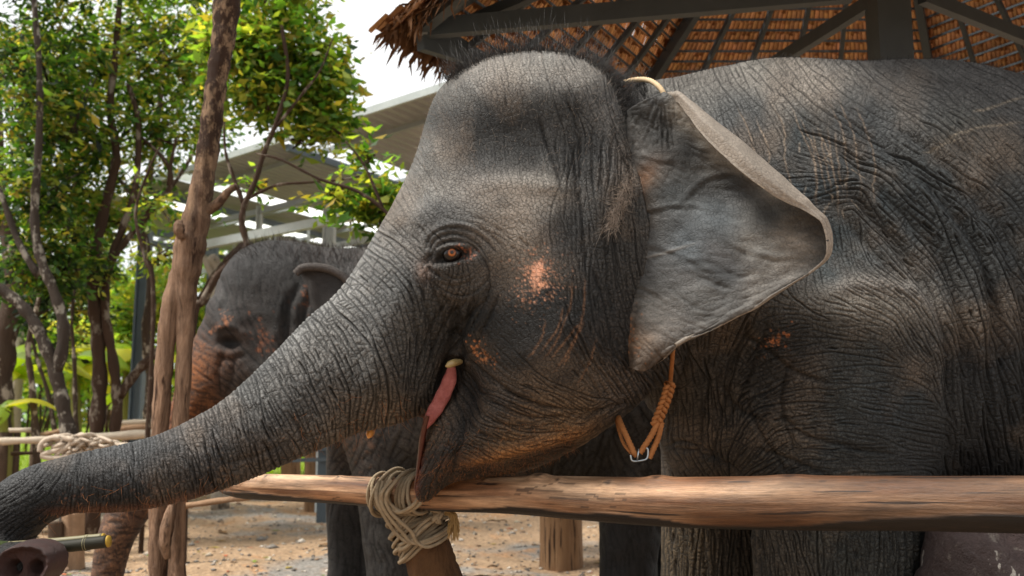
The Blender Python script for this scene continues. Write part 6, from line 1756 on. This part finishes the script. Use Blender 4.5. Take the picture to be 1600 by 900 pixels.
# knot and frayed ends
kn = []
for k in range(7):
    c = P(687 + r.uniform(-5, 5), 803 + r.uniform(-7, 8), 3.13); a0 = r.uniform(0, 6)
    ax = Vector((r.uniform(-1, 1), r.uniform(-.4, .4), r.uniform(-1, 1))).normalized(); u = ax.orthogonal().normalized(); w_ = ax.cross(u); kn.append(twisted([c + (u * math.cos(a0 + i * .3) + w_ * math.sin(a0 + i * .3)) * .017 for i in range(18)], .006, .026))
vs, fs = join_tubes(kn); o = mesh_obj('rope_knot', np.array([tuple(v_) for v_ in vs]) - np.array(fence.location), fs, HEMP, lash, True, world=False)
fr = []
for k in range(60):
    s0 = P(696 + r.uniform(-3, 5), 800 + r.uniform(-4, 5), 3.12); e0 = P(706 + r.uniform(-8, 13), 832 + r.uniform(-10, 16), 3.10 + r.uniform(-.02, .02)); mid_ = P(708 + r.uniform(-4, 6), 808 + r.uniform(-6, 4), 3.10)
    mbx = MB().tube(catmull([tuple(s0), tuple(mid_), tuple(mid_.lerp(e0, .5) + Vector((r.uniform(-.006, .006), 0, 0))), tuple(e0)], 4), [.0016] * 12 + [.0006], 4, cap=False); fr.append((mbx.v, mbx.f))
vs, fs = join_tubes(fr); o = mesh_obj('frayed_end', np.array(vs) - np.array(fence.location), fs, NM('frayed_hemp', .9, .2).color('94784e').m, lash, True, world=False); tag(o, kind='stuff')

# ================================================================ neck halter
m = NM('orange_rope', .8, .2); v = m.coord(); m.color(m.mix(m.noise(v, 60, 5), '6e4222', 'a56c3e')); m.bump(m.noise(v, 400, 3), .6, .0015); OROPE = m.m
m = NM('buckle_steel', .28, .6); m.b.inputs['Metallic'].default_value = .9; m.color('9aa0a4'); BUCK = m.m
hal = empty('rope_halter', P(1010, 690, 2.6), 'orange twisted rope halter with a steel buckle hanging under the near elephant neck', 'rope')
def surfd(px, py, d=2.65):
    p, _ = hit(px, py); return p.y if p is not None else d
def rope_px(lst, r_, pitch=.034, name='rope', mat=OROPE, lobes=3):
    path = catmull([tuple(P(*a)) for a in lst], 8); v, f = twisted(path, r_, pitch, lobes); return mesh_obj(name, v, f, mat, hal)
yy = [surfd(1052, 540) - .015, surfd(1050, 580) - .018, surfd(1046, 605) - .02]
yb_ = min(yy[2], surfd(1035, 650, yy[2]), surfd(1030, 640, yy[2])) - .01
ym_ = min(yy + [surfd(x_, y_, yy[0]) for x_, y_ in ((1046, 520), (1056, 550), (1054, 590), (1042, 560), (1060, 520))]) - .004
rope_px([(1056, 500, ym_), (1053, 532, ym_), (1050, 565, ym_), (1047, 602, (ym_ + yb_) / 2 - .004)], .0066)
yb_ = min(yb_, ym_)
for ph in (0, 2.1, 4.2):
    pth = []
    for i in range(60):
        t = i / 59; a, b = 1047 - 22 * t ** 1.3, 598 + 64 * t; pth.append(tuple(P(a + 6.2 * math.sin(t * 17 + ph), b, yb_ - .009 * math.sin(2 * (t * 17 + ph)))))
    v, f = twisted(pth, .0066, .024); mesh_obj('braid_strand', v, f, OROPE, hal)
rope_px([(1030, 655, yb_), (1018, 680, yb_ - .01), (1004, 702, yb_ - .015), (1000, 708, yb_ - .015)], .0085)
rope_px([(1034, 660, yb_), (1028, 685, yb_ - .005), (1018, 708, yb_ - .01), (1014, 716, yb_ - .01)], .0085)
rope_px([(964, 648, yb_ + .10), (970, 662, yb_ + .05), (980, 684, yb_ + .01), (990, 706, yb_ - .01), (994, 712, yb_ - .01)], .0085)
rope_px([(962, 650, yb_ + .12), (967, 672, yb_ + .07), (975, 694, yb_ + .03), (988, 710, yb_ + .0)], .005)
c_ = [(985, 711), (988, 720), (1000, 720), (1011, 716), (1012, 702), (1006, 700)]
v = [tuple(P(a, b, yb_ - .018)) for a, b in catmull(c_, 6)]; MB().tube(v, .0028, 10).build('buckle', BUCK, hal)
MB().tube([P(998, 701, yb_ - .02), P(996, 719, yb_ - .024)], .0024, 8).build('buckle_pin', BUCK, hal)
m = NM('cream_rope', .8, .2); v = m.coord(); m.color(m.mix(m.noise(v, 60, 5), 'a88a68', 'd8c3a0')); CROPE = m.m
yn = surfd(1020, 140, 3.1)
rope_px([(976, 128, yn + .02), (990, 125, yn - .0), (1006, 124, yn - .03), (1020, 128, yn - .06), (1032, 138, yn - .09), (1040, 152, yn - .10)], .0085, mat=CROPE, name='nape_rope')

# ================================================================ canes held in the trunk
m = NM('cane', .65, .25); v = m.coord((.2, 1, 1)); m.color(m.mix(m.noise(v, 30, 5), '12110c', '2c2a1c')); m.bump(m.noise(m.coord((.1, 1, 1)), 90, 4), .3, .003); CANE_D = m.m
m = NM('pale_cane', .5, .3); v = m.coord((.2, 1, 1)); m.color(m.mix(m.noise(v, 30, 5), '4f4a34', '8a8262')); CANE_P = m.m
PITH = NM('cane_pith', .6, .3).color('9a7c2c').m
def cane(label, pts, r_, mat, seed):
    e = empty('sugar_cane', P(*pts[0]), label, 'sugar cane', 'sugar canes held in the trunk')
    q_ = catmull([tuple(P(*p)) for p in pts], 14); rr = [r_ * (1 + .12 * math.exp(-(((i % 14) - 7) / 1.0) ** 2)) for i in range(len(q_))]
    MB().tube(q_, rr, 18).build('stalk', mat, e)
    d = Vector(q_[-1] - q_[-2]).normalized(); end = Vector(q_[-1]); MB().tube([end - d * .001, end + d * .006], [r_ * .98, r_ * .9], 18).build('cut_end', PITH, e)
    for i in range(7, len(q_) - 1, 14):
        dd = Vector(q_[i + 1] - q_[i - 1]).normalized(); p = Vector(q_[i]); MB().tube([p - dd * .004, p + dd * .004], r_ * 1.1, 18).build('node_ring', CANE_P, e)
cane('dark green sugar cane with yellow cut end gripped by the trunk', [(-60, 872, 2.66), (30, 861, 2.66), (100, 854, 2.66), (168, 846, 2.66)], .0165, CANE_D, 1)
cane('pale split sugar cane lying above the dark one in the trunk', [(-60, 856, 2.70), (40, 850, 2.70), (110, 844, 2.70), (160, 839, 2.70)], .010, CANE_P, 2)
cane('greenish sugar cane stub at the left edge above the nostrils', [(-60, 850, 2.68), (0, 853, 2.68), (24, 857, 2.68)], .014, bark('green_cane', '1c2412', '3a4420', None), 3)

# ================================================================ dark boulder under the rail, right
bm = bmesh.new(); bmesh.ops.create_icosphere(bm, subdivisions=6, radius=1.0)
for v in bm.verts:
    n = v.co.normalized(); d = 1 + .10 * math.sin(n.x * 4 + 1) * math.sin(n.z * 3) + .04 * math.sin(n.x * 7 + n.y * 9) * math.sin(n.z * 8 + 2) + .05 * math.sin(n.x * 9 + n.z * 7) + .03 * math.sin(n.y * 15 + n.x * 17) * math.sin(n.z * 13) + .012 * math.sin(n.x * 41 + n.z * 23) * math.sin(n.z * 37)
    v.co = Vector((n.x * .50, n.y * .34, n.z * .66)) * d
me_ = bpy.data.meshes.new('boulder'); bm.to_mesh(me_); bm.free(); me_.polygons.foreach_set('use_smooth', [True] * len(me_.polygons))
bo = bpy.data.objects.new('boulder', me_); COL.objects.link(bo); bo.location = (P(1606, 900, 2.85).x, 2.85, .18)
m = NM('mottled_rock', .45, .4); v = m.coord(); c = m.mix(m.noise(v, 9, 6, .7), '241b1e', '5a4b48'); c = m.mix(m.ramp(m.noise(v, 26, 5, .7), [(.58, 0.0), (.66, 1.0)]), c, '6a625c')
c = m.mix(m.ramp(m.noise(m.coord((1, 1, .22)), 24, 4, .6), [(.65, 0.0), (.68, 1.0)]), c, 'b0aaa2'); m.color(c); m.bump(m.noise(v, 22, 7, .75), 1.0, .05); me_.materials.append(m.m)
tag(bo, 'dark purplish boulder splashed with white under the right end of the log rail', 'boulder')
print('fence', round(time.time() - t_, 1), 'total', round(time.time() - T0, 1))
